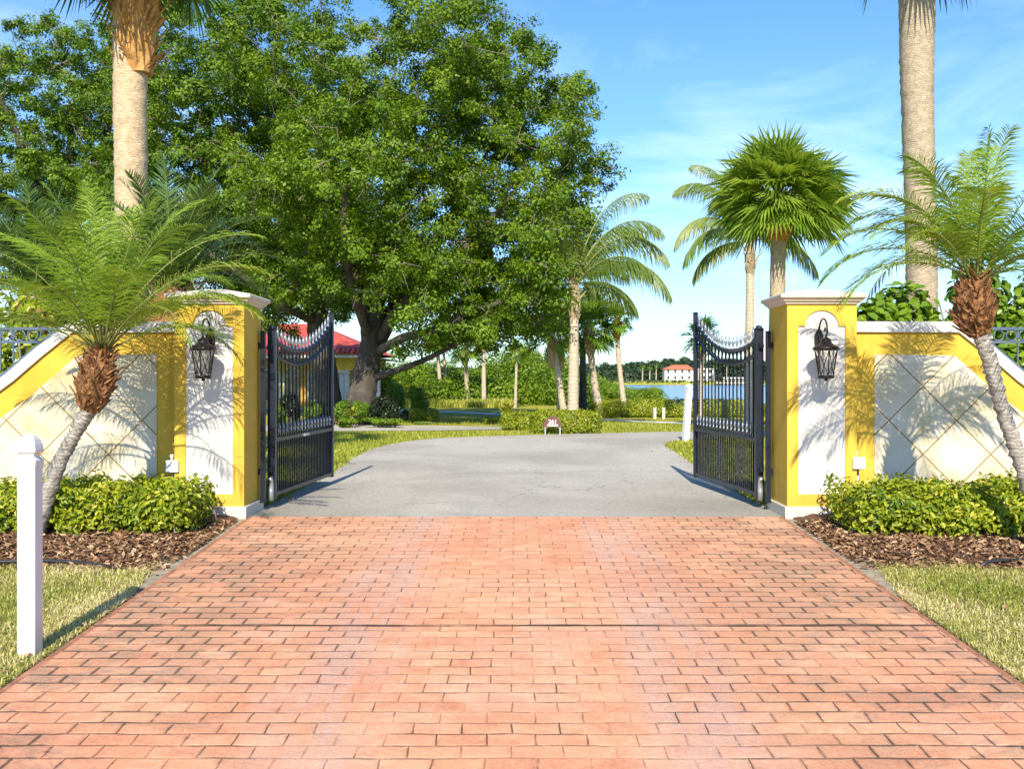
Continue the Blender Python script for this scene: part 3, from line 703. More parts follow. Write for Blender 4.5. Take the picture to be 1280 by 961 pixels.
# ================================================================= GATES
def gate(s, label):
    H = Vector((s*2.84, 12.14, 0)); E = Vector((s*(2.63 if s < 0 else 2.57), 14.85, 0))
    d = (E-H); Lg = d.length; d /= Lg; nrm = Vector((-d.y, d.x, 0))
    root = thing('driveway_gate', (H.x, H.y, 0), label, 'gate', 'open leaves of the driveway gate')
    def P(u, z, t=0): return H+d*u+nrm*t+Vector((0,0,z))
    def arc(u): t = u/Lg; return 2.0-.762*t+1.092*t*t
    zb, zm = .165, .80
    q = MB(); q.bar(P(0,.12), P(0,2.08), .09); q.lathe(P(0,2.08), [(.058,0),(.062,.015),(.04,.03),(.035,.05),(.012,.06)], 10); q.build('hinge_stile', M['iron'], root)
    q = MB(); q.bar(P(Lg,.12), P(Lg,2.44), .06); q.lathe(P(Lg,2.44), [(.04,0),(.04,.015),(.02,.03)], 8); q.build('end_stile', M['iron'], root)
    q = MB(); q.bar(P(.045,zb), P(Lg-.03,zb), .045); q.build('bottom_rail', M['iron'], root)
    q = MB(); q.bar(P(.045,zm), P(Lg-.03,zm), .045); q.build('middle_rail', M['iron'], root)
    us = np.linspace(.045, Lg-.03, 22)
    q = MB(); q.tube([P(u,arc(u)) for u in us], .027, 4); q.build('top_rail', M['iron'], root)
    q = MB(); q.tube([P(u,arc(u)-.17) for u in us], .024, 4); q.build('lower_arc_rail', M['iron'], root)
    n = 16; st = (Lg-.075)/(n+1)
    def finial(u, z, par, k=1.0):
        f = MB(); f.lathe(P(u,z), [(.010*k,-.01),(.021*k,.0),(.021*k,.012),(.010*k,.02),(.012*k,.045),(.023*k,.07*k+.01),(.017*k,.105*k),(.003,.165*k)], 7)
        f.build('finial', M['silver'], par, smooth=True)
    for i in range(1, n+1):
        u = .045+st*i; za = arc(u)+.02
        q = MB(); q.bar(P(u,zb), P(u,za), .017); o = q.build('picket', M['iron'], root); finial(u, za, o)
    for i in range(n+1):
        u = .045+st*(i+.5)
        q = MB(); q.bar(P(u,zb), P(u,zm+.07), .017); o = q.build('short_picket', M['iron'], root); finial(u, zm+.07, o, .8)
        q = MB(); zc = arc(u)-.085; rr = st*.42
        q.tube([P(u+rr*math.cos(a), zc+.06*math.sin(a)) for a in [2*math.pi*k/16 for k in range(16)]], .008, 5, closed=True)
        q.build('ring', M['iron'], root, smooth=True)
    for z in (.42, 1.86):
        q = MB(); q.bar(P(-.11,z+.035,0), P(-.02,z+.035,0), .05, .03); q.lathe(P(-.06,z), [(.022,0),(.022,.07)], 10); q.build('hinge', M['iron'], root)
    q = MB(); q.tube([P(-.05,.10,.0),P(-.05,.22,0),P(-.03,.33,0),P(-.09,.36,0)], [.034,.034,.03,.02], 10); q.build('gate_operator_arm', M['steel'], root, smooth=True)
    q = MB(); q.bar(P(Lg*.45,zm+.0,-.03), P(Lg*.52,zm,-.03), .03); q.build('latch_plate', M['steel'], root)
gate(-1, 'open black iron gate leaf hinged on the left pillar')
gate(1, 'open black iron gate leaf hinged on the right pillar')

# ================================================================= POSTS
def white_post(x, y, h, w, label, lean=0, rot=0):
    z = g(x,y); root = thing('fence_post', (x,y,z), label, 'post')
    q = MB(); a = w/2
    def ring(e, zz): 
        out = []
        for i, j in ((-1,-1),(1,-1),(1,1),(-1,1)):
            px, py = i*e, j*e
            out.append((x+px*math.cos(rot)-py*math.sin(rot)+lean*zz, y+px*math.sin(rot)+py*math.cos(rot), z+zz))
        return out
    def loft(prof):
        vs = []; fs = []
        for e, zz in prof: vs += ring(e, zz)
        for i in range(len(prof)-1):
            for j in range(4): fs.append((i*4+j, i*4+(j+1)%4, (i+1)*4+(j+1)%4, (i+1)*4+j))
        fs += [(3,2,1,0), tuple(len(vs)-4+j for j in range(4))]
        return vs, fs
    hb = h-.17
    q.add(*loft([(a,-.08),(a,hb)])); q.build('shaft', M['vinyl_post'], root, bevel=.006)
    q = MB(); q.add(*loft([(a+.004,hb-.035),(a+.006,hb+.004),(a+.002,hb+.012),(a*.78,hb+.026),(a*.72,hb+.038),(a*.80,hb+.048),(a*1.06,hb+.058),(a*1.08,hb+.075),(a*.99,hb+.105),(a*.80,hb+.135),(a*.5,hb+.158),(a*.12,hb+.17)]))
    q.build('cap', M['vinyl'], root, bevel=.003)
    return root
white_post(-3.035, 6.50, 1.385, .112, 'white square post with shaped cap at the brick edge, foreground')
white_post(W(857,545,25.5).x, 25.5, 1.41, .14, 'leaning white post with shaped cap on lawn beyond the gate', lean=.06, rot=.3)
for i, (px, lab) in enumerate(((818.5, 'short pale stake by the far hedge, the one farther from the gate post'), (829.5, 'short pale stake by the far hedge, the one nearer the leaning post'))):
    p = G(px, 523.5); root = thing('marker_stake', p, lab, 'stake', 'stakes by the far hedge')
    q = MB(); q.box(p.x-.055,p.x+.055,p.y-.05,p.y+.05,-.05,.40); q.build('shaft', M['concrete'], root, bevel=.01)
    q = MB(); q.box(p.x-.065,p.x+.065,p.y-.06,p.y+.06,.40,.43); q.build('cap', M['concrete'], root, bevel=.008)

# hoses
def hose(pts, label):
    q = MB(); q.tube([(x,y,g(x,y)+z) for x,y,z in pts], .017, 8); tag(q.build('irrigation_hose', M['hose'], smooth=True), label, 'hose')
hose([(-6.5,8.72,.03),(-5.2,8.84,.035),(-4.6,8.92,.045),(-4.1,8.98,.05),(-3.7,8.93,.04),(-3.42,8.83,.025),(-3.2,8.74,.0)], 'black drip hose along the left mulch bed edge')
hose([(3.95,8.86,.02),(4.05,8.92,.05),(4.2,8.96,.055),(4.42,8.99,.05),(4.55,9.02,.01)], 'short black hose piece on the right mulch bed edge')

# ================================================================= HEDGES AND SHRUBS
def hedge_leaves(c, half, n, size, jit=.07, lump=.1, seed=1, top=True, aspect=.5, shape='leaf', inner=.35):
    """leaves through the outer layer of a rounded box, with lumpy outline"""
    r = np.random.default_rng(seed)
    u = r.uniform(-1,1,(n,3)); k = r.random(n)
    ax = np.argmax(np.abs(u)*np.array([.8,1.,1.]), 1); push = k > inner
    for a in range(3):
        m = push & (ax == a); u[m,a] = np.sign(u[m,a])*(1-np.abs(r.normal(0,.08,m.sum())))
    q = np.abs(u); cornerness = np.sort(q,1)[:,1]*np.sort(q,1)[:,2]
    u = u*(1-.10*np.clip(cornerness,0,1)**3)[:,None]
    P = u*half
    lum = lump*(vnoise(P[:,0]*1.0, P[:,1]+P[:,2], 5/max(half[2],.3)**.5, seed)+.5*vnoise(P[:,0], P[:,2]-P[:,1], 14, seed+1))
    P = P*(1+lum[:,None]*np.array([.15,.6,.9])/np.maximum(half,.3)*.6)+r.normal(0,jit*.35,(n,3))
    nr = unit(u**3+1e-3)*.9+r.normal(0,.55,(n,3))+np.array([0,-.15,.35])
    V, T = leaves(P+np.array(c), nr, r.uniform(.7,1.25,n)*size, aspect, .12, shape)
    return V, T, P, u
def stems(root, base, pts, r0, m, name='stem'):
    q = MB()
    for p in pts:
        bx = Vector((base[0]+random.uniform(-.5,.5)*base[2], base[1]+random.uniform(-.3,.3)*min(base[2],.3), base[3])); p = Vector(p)
        mid = bx.lerp(p,.5)+Vector((random.uniform(-.06,.06),random.uniform(-.06,.06),.03)); q.tube([bx,mid,p],[r0,r0*.7,r0*.35],5)
    return q.build(name, m, root, smooth=True)
def front_hedge(s, blobs, label, seed):
    root = thing('hedge', (s*4.4, 10.6, g(4.4,10.6)), label, 'hedge')
    Vs = []; Rn = []; tips = []
    for i, (c, hf, n) in enumerate(blobs):
        V, T, P, u = hedge_leaves(c, np.array(hf), int(n*1.35), .062, .10, .34, seed+i, aspect=.46)
        n = len(V)
        Vs.append(V); zz = (P[:,2]/hf[2])
        Rn.append(np.clip(.42+.12*vnoise(P[:,0]*2,P[:,2]*2+P[:,1],4,seed+40+i)*2+rng.normal(0,.24,n),0,1))
        for k in range(14): tips.append((c[0]+random.uniform(-.9,.9)*hf[0], c[1]+random.uniform(-.9,.4)*hf[1], c[2]+random.uniform(-.2,.75)*hf[2]))
    cards('foliage', np.concatenate(Vs), T, np.concatenate(Rn), M['hedge'], root)
    q = MB()
    for t in tips:
        t = Vector(t); bs = Vector((t.x+random.uniform(-.15,.15), t.y+random.uniform(-.1,.2), g(t.x,t.y))); mid = bs.lerp(t,.5)+Vector((random.uniform(-.08,.08),-.04,0))
        q.tube([bs,mid,t],[.011,.008,.004],5)
    q.build('branches', M['twig'], root, smooth=True)
front_hedge(-1, [((-3.62,10.5,.23),(.46,.5,.20),4200),((-4.35,10.5,.23),(.5,.5,.21),4200),((-5.15,10.5,.22),(.55,.5,.20),4000),((-6.0,10.5,.22),(.5,.5,.20),2500)],
            'bright green clipped hedge under the leaning left palm', 20)
front_hedge(1, [((3.72,10.45,.23),(.47,.5,.20),4200),((4.5,10.4,.22),(.5,.5,.20),4200),((5.25,10.45,.25),(.5,.5,.22),4200),((6.1,10.45,.24),(.5,.5,.21),2200)],
            'bright green clipped hedge right of the driveway', 30)

def shrub(name, c, half, n, size, m, label, cat='shrub', seed=1, aspect=.6, group=None, lump=.3, ball=True, shape='leaf', stemmat=None):
    root = thing(name, (c[0],c[1],0), label, cat, group)
    r = np.random.default_rng(seed); half = np.array(half, float)
    if ball:
        nb = max(5, int(n/450)); cs = unit(r.normal(size=(nb,3)))*(r.random((nb,1))**.4)*.68*half
        w = r.integers(0, nb, n); d = unit(r.normal(size=(n,3))); P = cs[w]+d*(.25+.75*r.random((n,1))**.5)*half*r.uniform(.34,.5,nb)[w][:,None]
        nr = d+r.normal(0,.5,(n,3))+np.array([0,-.1,.4]); tint = r.random(nb)[w]
        P = P+np.array(c); P[:,2] = np.maximum(P[:,2], .03)
        V, T = leaves(P, nr, r.uniform(.7,1.3,n)*size, aspect, .12, shape); rn = np.clip(.35*tint+.25+r.normal(0,.2,n),0,1)
    else:
        V, T, P, u = hedge_leaves(c, half, n, size, .05, lump, seed, aspect=aspect, shape=shape); rn = np.clip(.45+r.normal(0,.22,n),0,1)
    cards('foliage', V, T, rn, m, root)
    pts = [(c[0]+random.uniform(-.6,.6)*half[0], c[1]+random.uniform(-.6,.6)*half[1], c[2]+random.uniform(-.1,.6)*half[2]) for _ in range(9)]
    stems(root, (c[0],c[1],half[0],0), pts, .02+.01*half[2], stemmat or M['twig'], 'branches')
    return root
# behind the right wall
shrub('clusia_shrub', (4.5,12.75,1.62), (.95,.55,1.25), 3800, .135, M['clusia'], 'round leaved clusia shrub between the right pillar and tall trunk', seed=61, aspect=.72)
shrub('clusia_shrub', (5.6,12.9,1.68), (.95,.6,1.3), 3800, .135, M['clusia'], 'round leaved clusia shrub behind the right ring fence', seed=62, aspect=.72)
shrub('sea_grape', (6.55,13.6,1.9), (.75,.7,1.35), 1900, .12, M['clusia'], 'taller loose shrub with bare twigs at the right end', seed=63, aspect=.8)
# behind the left wall
shrub('shrub', (-4.6,13.0,1.3), (1.0,.5,1.15), 3000, .09, M['oak2'], 'dark leafy shrub behind the left wing wall', seed=64)
shrub('shrub', (-6.6,13.4,1.4), (1.2,.6,1.3), 3600, .09, M['hedge'], 'light green shrub behind the left ring fence', seed=65)

# ================================================================= PALMS
def quadcurve(p0, dirv, Lf, grav, n=14):
    pts = [Vector(p0)]; d = Vector(dirv).normalized()
    for i in range(n):
        pts.append(pts[-1]+d*(Lf/n)); d = (d+Vector((0,0,-grav/n*(.4+1.2*i/n)))).normalized()
    return pts
def pinnate(root, p0, dirv, Lf, grav, nl, ll, lw, m, droop=.5, bare=.18, tint=.5, splay=.9, rr=.012, vee=.35):
    pts = quadcurve(p0, dirv, Lf, grav, 16)
    P = np.array([tuple(p) for p in pts]); k = len(P)
    out = []
    ts = np.linspace(bare, .985, nl)
    hz = np.array([dirv[0], dirv[1], 0.0]); 
    for side in (-1, 1):
        for t in ts+rng.uniform(-.4,.4,nl)/nl*.8:
            t = min(max(t,0),.999); x = t*(k-1); i = int(x); f = x-i
            p = P[i]*(1-f)+P[i+1]*f; tg = P[i+1]-P[i]; tg /= np.linalg.norm(tg)
            sd = np.cross(tg, [0,0,1]); ns = np.linalg.norm(sd)
            if ns < .05: sd = np.array([-hz[1],hz[0],0])+1e-6; ns = np.linalg.norm(sd)
            sd /= ns; up = np.cross(sd, tg)
            prof = math.sin(math.pi*min(1,(t-bare)/(1-bare)*.80+.17))**.7
            l = ll*prof*rng.uniform(.88,1.1); fw = .45+.75*t*t
            d = sd*side*splay+tg*fw+up*vee*rng.uniform(.5,1.5); d /= np.linalg.norm(d); d = d+rng.normal(0,.05,3)
            m1 = p+d*l*.5+np.array([0,0,-droop*l*.12]); d2 = d+np.array([0,0,-droop*1.0]); d2 /= np.linalg.norm(d2)
            tip = m1+d2*l*.5
            wd = np.cross(d, up); wd = tg*.8+up*.35; wd /= np.linalg.norm(wd); w = lw*wd
            out.append([p-w*.35, p+w*.35, m1+w*.5, m1-w*.5, tip])
    V = np.array(out)
    fr = cards('frond', V, [(0,1,2,3),(3,2,4)], np.clip(tint+rng.normal(0,.10,len(V)),0,1), m, root)
    q = MB(); q.tube(pts, [rr*(1-.85*i/(k-1)) for i in range(k)], 5); q.build('midrib', M['rachis'], fr, smooth=True)
    return fr
M['rachis'] = mottled('yellow_green_rachis', (.16,.20,.04), (.26,.28,.07), 6, .5, .05, 60, .001)
def fan(root, p0, dirv, pet, rad, m, grav=.5, nseg=38, tint=.5, span=2.0, droop=.55):
    pts = quadcurve(p0, dirv, pet, grav, 8); d = (pts[-1]-pts[-2]).normalized()
    c = np.array(pts[-1]); t = np.array(d); sd = np.cross(t,[0,0,1]); sd /= max(np.linalg.norm(sd),1e-6); up = np.cross(sd,t)
    ro = rng.normal(0,.45); sd, up = sd*math.cos(ro)+up*math.sin(ro), up*math.cos(ro)-sd*math.sin(ro)
    out = []
    for a in np.linspace(-span, span, nseg):
        l = rad*(1-.28*(abs(a)/span)**2)*rng.uniform(.92,1.06)
        dd = t*math.cos(a)+sd*math.sin(a)+up*(.30*abs(math.sin(a)))
        dd /= np.linalg.norm(dd)
        da = span*2/nseg
        wd = -t*math.sin(a)+sd*math.cos(a); 
        m1 = c+dd*l*.55; d2 = dd+np.array([0,0,-droop*rng.uniform(.6,1.3)]); d2 /= np.linalg.norm(d2); tip = m1+d2*l*.5
        w = wd*l*.55*math.tan(da/2)*.92
        w0 = w*.12; nn = np.cross(dd, wd)*.02*rad*(1 if rng.random() < .5 else -1)
        out.append([c-w0, c+w0, m1+w+nn, m1-w, tip])
    V = np.array(out)
    fr = cards('frond', V, [(0,1,2,3),(3,2,4)], np.clip(tint+rng.normal(0,.09,len(V)),0,1), m, root)
    q = MB(); q.tube(pts, [.022*(1-.5*i/8) for i in range(9)], 5); q.build('petiole', M['rachis'], fr, smooth=True)
    return fr
def bez(pts, n=30):
    """Catmull-Rom through the points"""
    P = [Vector(p) for p in pts]; P = [P[0]*2-P[1]]+P+[P[-1]*2-P[-2]]; out = []
    m = len(P)-3
    for i in range(n+1):
        x = i/n*m; k = min(int(x), m-1); t = x-k; a, b2, c, d = P[k:k+4]
        out.append(.5*((2*b2)+(c-a)*t+(2*a-5*b2+4*c-d)*t*t+(3*b2-a-3*c+d)*t**3))
    return out
def trunk(root, pts, radii, m, n=14, rough=.05, seg=60, ring=0):
    path = bez(pts, seg); rr = np.interp(np.linspace(0,1,seg+1), np.linspace(0,1,len(radii)), radii)
    tb = rng.normal(0,rough,(seg+1,n))
    if ring: tb = tb*.6+(((np.arange(seg+1)%ring)/ring-.5)*rough*1.8)[:,None]
    q = MB(); q.tube(path, list(rr), n, rf=lambda i,j: 1+tb[i,j]); return q.build('trunk', m, root, smooth=True)
def boots(root, pts, prof, m, n=90, ln=.16, wd=.06, out=.5, name='boot'):
    """bulb of old leaf bases round the top of the trunk: core plus overlapping wedges"""
    path = bez(pts, 16); q = MB()
    tb = rng.normal(0,.06,(17,14))
    rr = np.interp(np.linspace(0,1,17), np.linspace(0,1,len(prof)), prof); q.tube(path, list(rr), 14, rf=lambda i,j: 1+tb[i,j])
    for k in range(n):
        t = (k+.5)/n; x = t*16; i = min(int(x),15); p = path[i].lerp(path[i+1], x-i); ax = (path[i+1]-path[i]).normalized()
        a = k*2.39996+random.uniform(-.2,.2); u = ax.orthogonal().normalized(); v = ax.cross(u); o = u*math.cos(a)+v*math.sin(a); sd = ax.cross(o)
        r0 = float(np.interp(t, np.linspace(0,1,len(prof)), prof)); l = ln*random.uniform(.35,1.5); w = wd*random.uniform(.5,1.4)
        b0 = p+o*r0*.9; tip = b0+ax*l*random.uniform(.7,1)+o*l*out*random.uniform(.5,1.3)+sd*random.uniform(-.7,.7)*l
        q.add([b0-sd*w, b0+sd*w, b0+o*.03, tip-sd*w*.25, tip+sd*w*.25, tip-o*.018], [(0,1,4,3),(0,3,5,2),(2,5,4,1),(3,4,5),(0,2,1)])
    return q.build(name, m, root)

def pygmy(base, mids, bootpts, bootprof, origin, label, n, Lr, seed, lean=(0,0), extra=(), gk=1.0):
    global rng
    rng = np.random.default_rng(seed); random.seed(seed)
    root = thing('pygmy_palm', (base[0],base[1],g(base[0],base[1])), label, 'palm')
    trunk(root, [base]+mids, [.082,.07,.066,.07,.078], M['trunk_knob'], 14, .13, 70, 3)
    boots(root, bootpts, bootprof, M['boot'], 220, .085, .022, .8)
    for i in range(n):
        t = i/n; az = i*2.39996+rng.uniform(-.3,.3); el = R(86-78*t**1.1)+rng.uniform(-.1,.1)
        d = Vector((math.cos(az)*math.cos(el)+lean[0], math.sin(az)*math.cos(el)+lean[1], math.sin(el)+.35))
        Lf = rng.uniform(*Lr)*(1-.12*(t<.12))
        pinnate(root, Vector(origin)+Vector((math.cos(az)*.05,math.sin(az)*.05,-.06*t)), d, Lf, (1.15+.55*t)*gk, 64, .35, .012, M['pygmy'], droop=.6, bare=.17, tint=rng.uniform(.3,.8)-.15*t, rr=.011)
    for az, el, Lf in extra:
        d = Vector((math.cos(R(az))*math.cos(R(el)), math.sin(R(az))*math.cos(R(el)), math.sin(R(el))))
        pinnate(root, origin, d, Lf, 1.3*gk, 64, .35, .012, M['pygmy'], droop=.6, bare=.17, tint=rng.uniform(.4,.8), rr=.011)
    return root
YP = 9.95; YR = 9.4
pygmy(W(38,682,YP), [W(70,590,YP), W(92,545,YP), W(106,522,YP), W(118,500,YP)], [W(110,515,YP),W(117,490,YP),W(122,465,YP),W(126,437,YP)],
      [.07,.115,.15,.145,.155,.12,.08], W(128,432,YP), 'slanting pygmy date palm in front of the left wing wall', 30, (1.45,1.85), 5, (-.04,.0),
      extra=((0,50,1.9),(-10,38,1.8),(20,60,2.0),(180,48,1.9),(195,30,1.8),(165,60,2.0)), gk=1.25)
pygmy(W(1312,690,YR), [W(1280,590,YR), W(1256,520,YR), W(1238,455,YR), W(1224,412,YR)], [W(1227,420,YR),W(1220,400,YR),W(1217,375,YR),W(1220,348,YR)],
      [.07,.12,.15,.155,.125,.08], W(1221,350,YR), 'pygmy date palm with brown shaggy boot before the right wall', 17, (1.2,1.6), 8, (.05,0),
      extra=((180,45,1.6),(192,58,1.6),(170,36,1.55),(205,48,1.5),(160,62,1.6),(184,25,1.45),(215,66,1.5),(0,50,1.5),(20,40,1.4)), gk=1.55)

# tall palms behind the walls
def tall(px, Y, ptop, rads, m, bootm, label, nf, rad, pet, seed, zc, lean=0, bootlen=.9, fans=True, az0=0, bootr=None):
    global rng
    rng = np.random.default_rng(seed); random.seed(seed)
    b0 = Vector(((px-CX)*Y/F, Y, 0)); top = Vector((b0.x+lean, Y, zc-.25))
    root = thing('tall_palm', b0, label, 'palm')
    trunk(root, [b0+Vector((0,0,-.1)), b0.lerp(top,.35)+Vector((.03,0,0)), b0.lerp(top,.7)+Vector((-.04,0,0)), top], rads, m, 18, .022, 150, 0)
    bt = top-Vector((0,0,bootlen))
    boots(root, [bt, bt.lerp(top,.4), bt.lerp(top,.75), top+Vector((0,0,.15))], bootr or [rads[-1]*1.0,rads[-1]*1.35,rads[-1]*1.45,rads[-1]*1.0], bootm, 170, .34, .06, .75)
    for i in range(nf):
        t = i/nf; az = i*2.39996+az0+rng.uniform(-.2,.2); el = R(80-125*t)
        d = Vector((math.cos(az)*math.cos(el), math.sin(az)*math.cos(el), math.sin(el)))
        fan(root, top+Vector((math.cos(az)*.08,math.sin(az)*.08,.1-.2*t)), d, pet*rng.uniform(.85,1.1), rad*rng.uniform(.9,1.1), M['fan'], .7+.7*t, 36, rng.uniform(.35,.6)-.25*t)
    return root
tall(157, 15.5, 0, [.30,.26,.235,.255,.28], M['trunk_tan'], M['boot_orange'], 'tall fan palm with orange boots behind the left wall', 30, 1.0, 1.15, 15, 8.95, lean=.16, bootlen=2.65, bootr=[.245,.30,.37,.41,.41,.38])
tall(1150, 17, 0, [.28,.255,.245,.255,.295,.29], M['trunk_grey'], M['boot_pale'], 'tall grey trunked palm behind the right wall, crown cut off', 30, 1.1, 1.2, 16, 9.95, lean=-.02, bootlen=.9)

def sabal(px, pyc, Y, pyb, label, r, nf, rad, pet, seed, lean=0, group=None, m='trunk_pale', mid=None, bootm='boot_pale', small=False, bl=.9, tintb=0, el0=1.0):
    global rng
    rng = np.random.default_rng(seed); random.seed(seed)
    top = W(px, pyc, Y); b0 = W(pyb, HY, Y); b0.z = 0
    root = thing('sabal_palm', b0, label, 'palm', group)
    md = W(mid[0], mid[1], Y) if mid else b0.lerp(top,.5)
    trunk(root, [b0+Vector((0,0,-.1)), md, top], [r*1.25,r,r*.95], M[m], 12, .025, 60, 0)
    if bl > 0: boots(root, [top-Vector((0,0,bl)), top-Vector((0,0,bl*.5)), top+Vector((0,0,.1))], [r*.95,r*1.6,r*1.5,r*.9], M[bootm], 60, .26, .05, .35)
    for i in range(nf):
        t = i/nf; az = i*2.39996+rng.uniform(-.25,.25); el = R(86-118*t**el0) if el0 == 1 else R(84-98*t)
        d = Vector((math.cos(az)*math.cos(el), math.sin(az)*math.cos(el), math.sin(el)))
        fan(root, top, d, pet*rng.uniform(.85,1.1), rad*rng.uniform(.88,1.1), M['fan'], .5+.5*t, 16 if small else 34, rng.uniform(.4,.8)-.3*t+tintb)
    if el0 != 1:
        for k in range(16):
            az = R(rng.uniform(150,390)); el = R(rng.uniform(-8,55))
            fan(root, top, Vector((math.cos(az)*math.cos(el), math.sin(az)*math.cos(el), math.sin(el))), pet*rng.uniform(.7,1.25), rad*rng.uniform(.85,1.05), M['fan'], .6, 34, rng.uniform(.6,.95))
    return root
sabal(974, 256, 28, 968, 'round headed sabal palm rising behind the right gate pillar', .21, 70, 1.2, 1.0, 21, tintb=.34, el0=.62, m='trunk_grey', bootm='boot_orange', bl=1.0)
def queen(px, pyc, Y, pxb, label, r, fr, seed, bootm='boot_pale', mid=None, ll=1.0, nl=80):
    global rng
    rng = np.random.default_rng(seed); random.seed(seed)
    top = W(px, pyc, Y); b0 = W(pxb, HY, Y); b0.z = 0
    root = thing('queen_palm', b0, label, 'palm')
    trunk(root, [b0+Vector((0,0,-.1)), W(mid[0],mid[1],Y) if mid else b0.lerp(top,.5), top], [r*1.2,r*1.05,r*.85], M['trunk_pale'], 14, .015, 60, 0)
    boots(root, [top-Vector((0,0,.9)), top-Vector((0,0,.4)), top+Vector((0,0,.35))], [r*.85,r*1.25,r*1.1,r*.6], M[bootm], 26, .5, .06, .18)
    for az, el, Lf, gv in fr:
        d = Vector((math.cos(R(az))*math.cos(R(el)), math.sin(R(az))*math.cos(R(el)), math.sin(R(el))))
        pinnate(root, top+Vector((0,0,.25)), d, Lf, gv, nl, ll, .028, M['queen'], droop=4.2, bare=.14, tint=rng.uniform(.4,.9), splay=.6, rr=.03, vee=.15)
    return root
queen(718, 366, 32.5, 716, 'queen palm with drooping fronds right of the big oak', .15,
      [(-5,60,3.8,2.9),(12,76,4.2,2.5),(-20,66,3.8,2.6),(160,78,2.6,1.6),(80,60,3.4,2),(265,70,2.6,2.2),(50,45,3.3,2),(120,60,2.8,2),(18,14,2.3,1.6),(-40,40,3.2,2.0),(30,66,3.8,2.5),(-3,40,3.6,2.6)], 31)
queen(938, 312, 36, 936, 'slim queen palm behind the sabal palm, arching fronds', .15,
      [(175,50,3.3,3.0),(185,68,3.8,2.6),(160,76,3.8,2.3),(10,20,3.0,2.4),(-12,50,3.4,2.2),(200,32,3.2,2.8),(90,60,3.4,2),(270,55,3.2,2.1),(40,40,3.2,2.2),(230,55,3.4,2.2),(170,5,2.4,2.0),(330,40,3.2,2.2)], 32, ll=.9, nl=100)
GRP = None
sabal(771, 402, 42, 782, 'lone sabal palm with bent pale trunk near the water', .10, 26, .5, .40, 41, mid=(774,455), small=True, bl=.8, tintb=.1, bootm='boot_orange')
sabal(737, 415, 42, 751, 'sabal palm leaning left beside the queen palm', .14, 28, .8, .72, 42, mid=(741,465), small=True)
sabal(690, 425, 34, 708, 'sabal palm leaning left under the oak branches', .095, 12, .55, .5, 43, mid=(697,465), small=True)
sabal(581, 438, 61, 585, 'short shaggy sabal palm seen under the oak limb', .13, 24, .8, .7, 44, small=True, m='trunk_grey', tintb=.15)
sabal(604, 405, 60, 605, 'straight bare trunked sabal palm left of the thicket', .12, 20, .8, .7, 45, small=True)
sabal(546, 425, 62, 552, 'sabal palm with slanting trunk, left one of a pair', .11, 18, .8, .7, 46, small=True)
sabal(553, 418, 63.5, 559, 'sabal palm with slanting trunk, right one of a pair', .09, 18, .8, .7, 47, small=True)
sabal(646, 440, 56, 644, 'young sabal palm with thin white trunk before the thicket', .07, 12, .5, .4, 48, small=True, bl=0, tintb=.15)
sabal(700, 430, 35, 699, 'dark trunked sabal palm behind the queen palm', .08, 10, .5, .5, 49, small=True, m='trunk_grey')
sabal(878, 425, 40, 876, 'thin reddish trunked sabal palm seen through the right gate', .065, 20, .55, .5, 50, small=True)

def datepalm(px, pyc, Y, label, n, Lr, seed, rad=.26, tint=.4):
    global rng
    rng = np.random.default_rng(seed); random.seed(seed)
    top = W(px, pyc, Y); b0 = Vector((top.x, Y, 0))
    root = thing('date_palm', b0, label, 'palm')
    trunk(root, [b0-Vector((0,0,.1)), b0.lerp(top,.5), top], [rad*1.1,rad,rad], M['trunk_knob'], 14, .1, 40, 3)
    boots(root, [top-Vector((0,0,.7)), top-Vector((0,0,.3)), top+Vector((0,0,.05))], [rad,rad*1.5,rad*1.4,rad*.8], M['boot'], 90, .22, .05, .6)
    for i in range(n):
        t = i/n; az = i*2.39996+rng.uniform(-.3,.3); el = R(82-85*t)
        d = Vector((math.cos(az)*math.cos(el), math.sin(az)*math.cos(el), math.sin(el)+.3))
        pinnate(root, top, d, rng.uniform(*Lr), 1.3+.6*t, 62, .36, .026, M['date'], droop=.15, bare=.12, tint=rng.uniform(.2,.7), rr=.02, vee=.5)
datepalm(215, 365, 14.2, 'dark green date palm behind the left wall, fronds over the pillar', 34, (1.5,1.95), 51)
datepalm(52, 372, 14.6, 'dark green date palm farthest left behind the wing wall', 32, (1.4,1.9), 52)

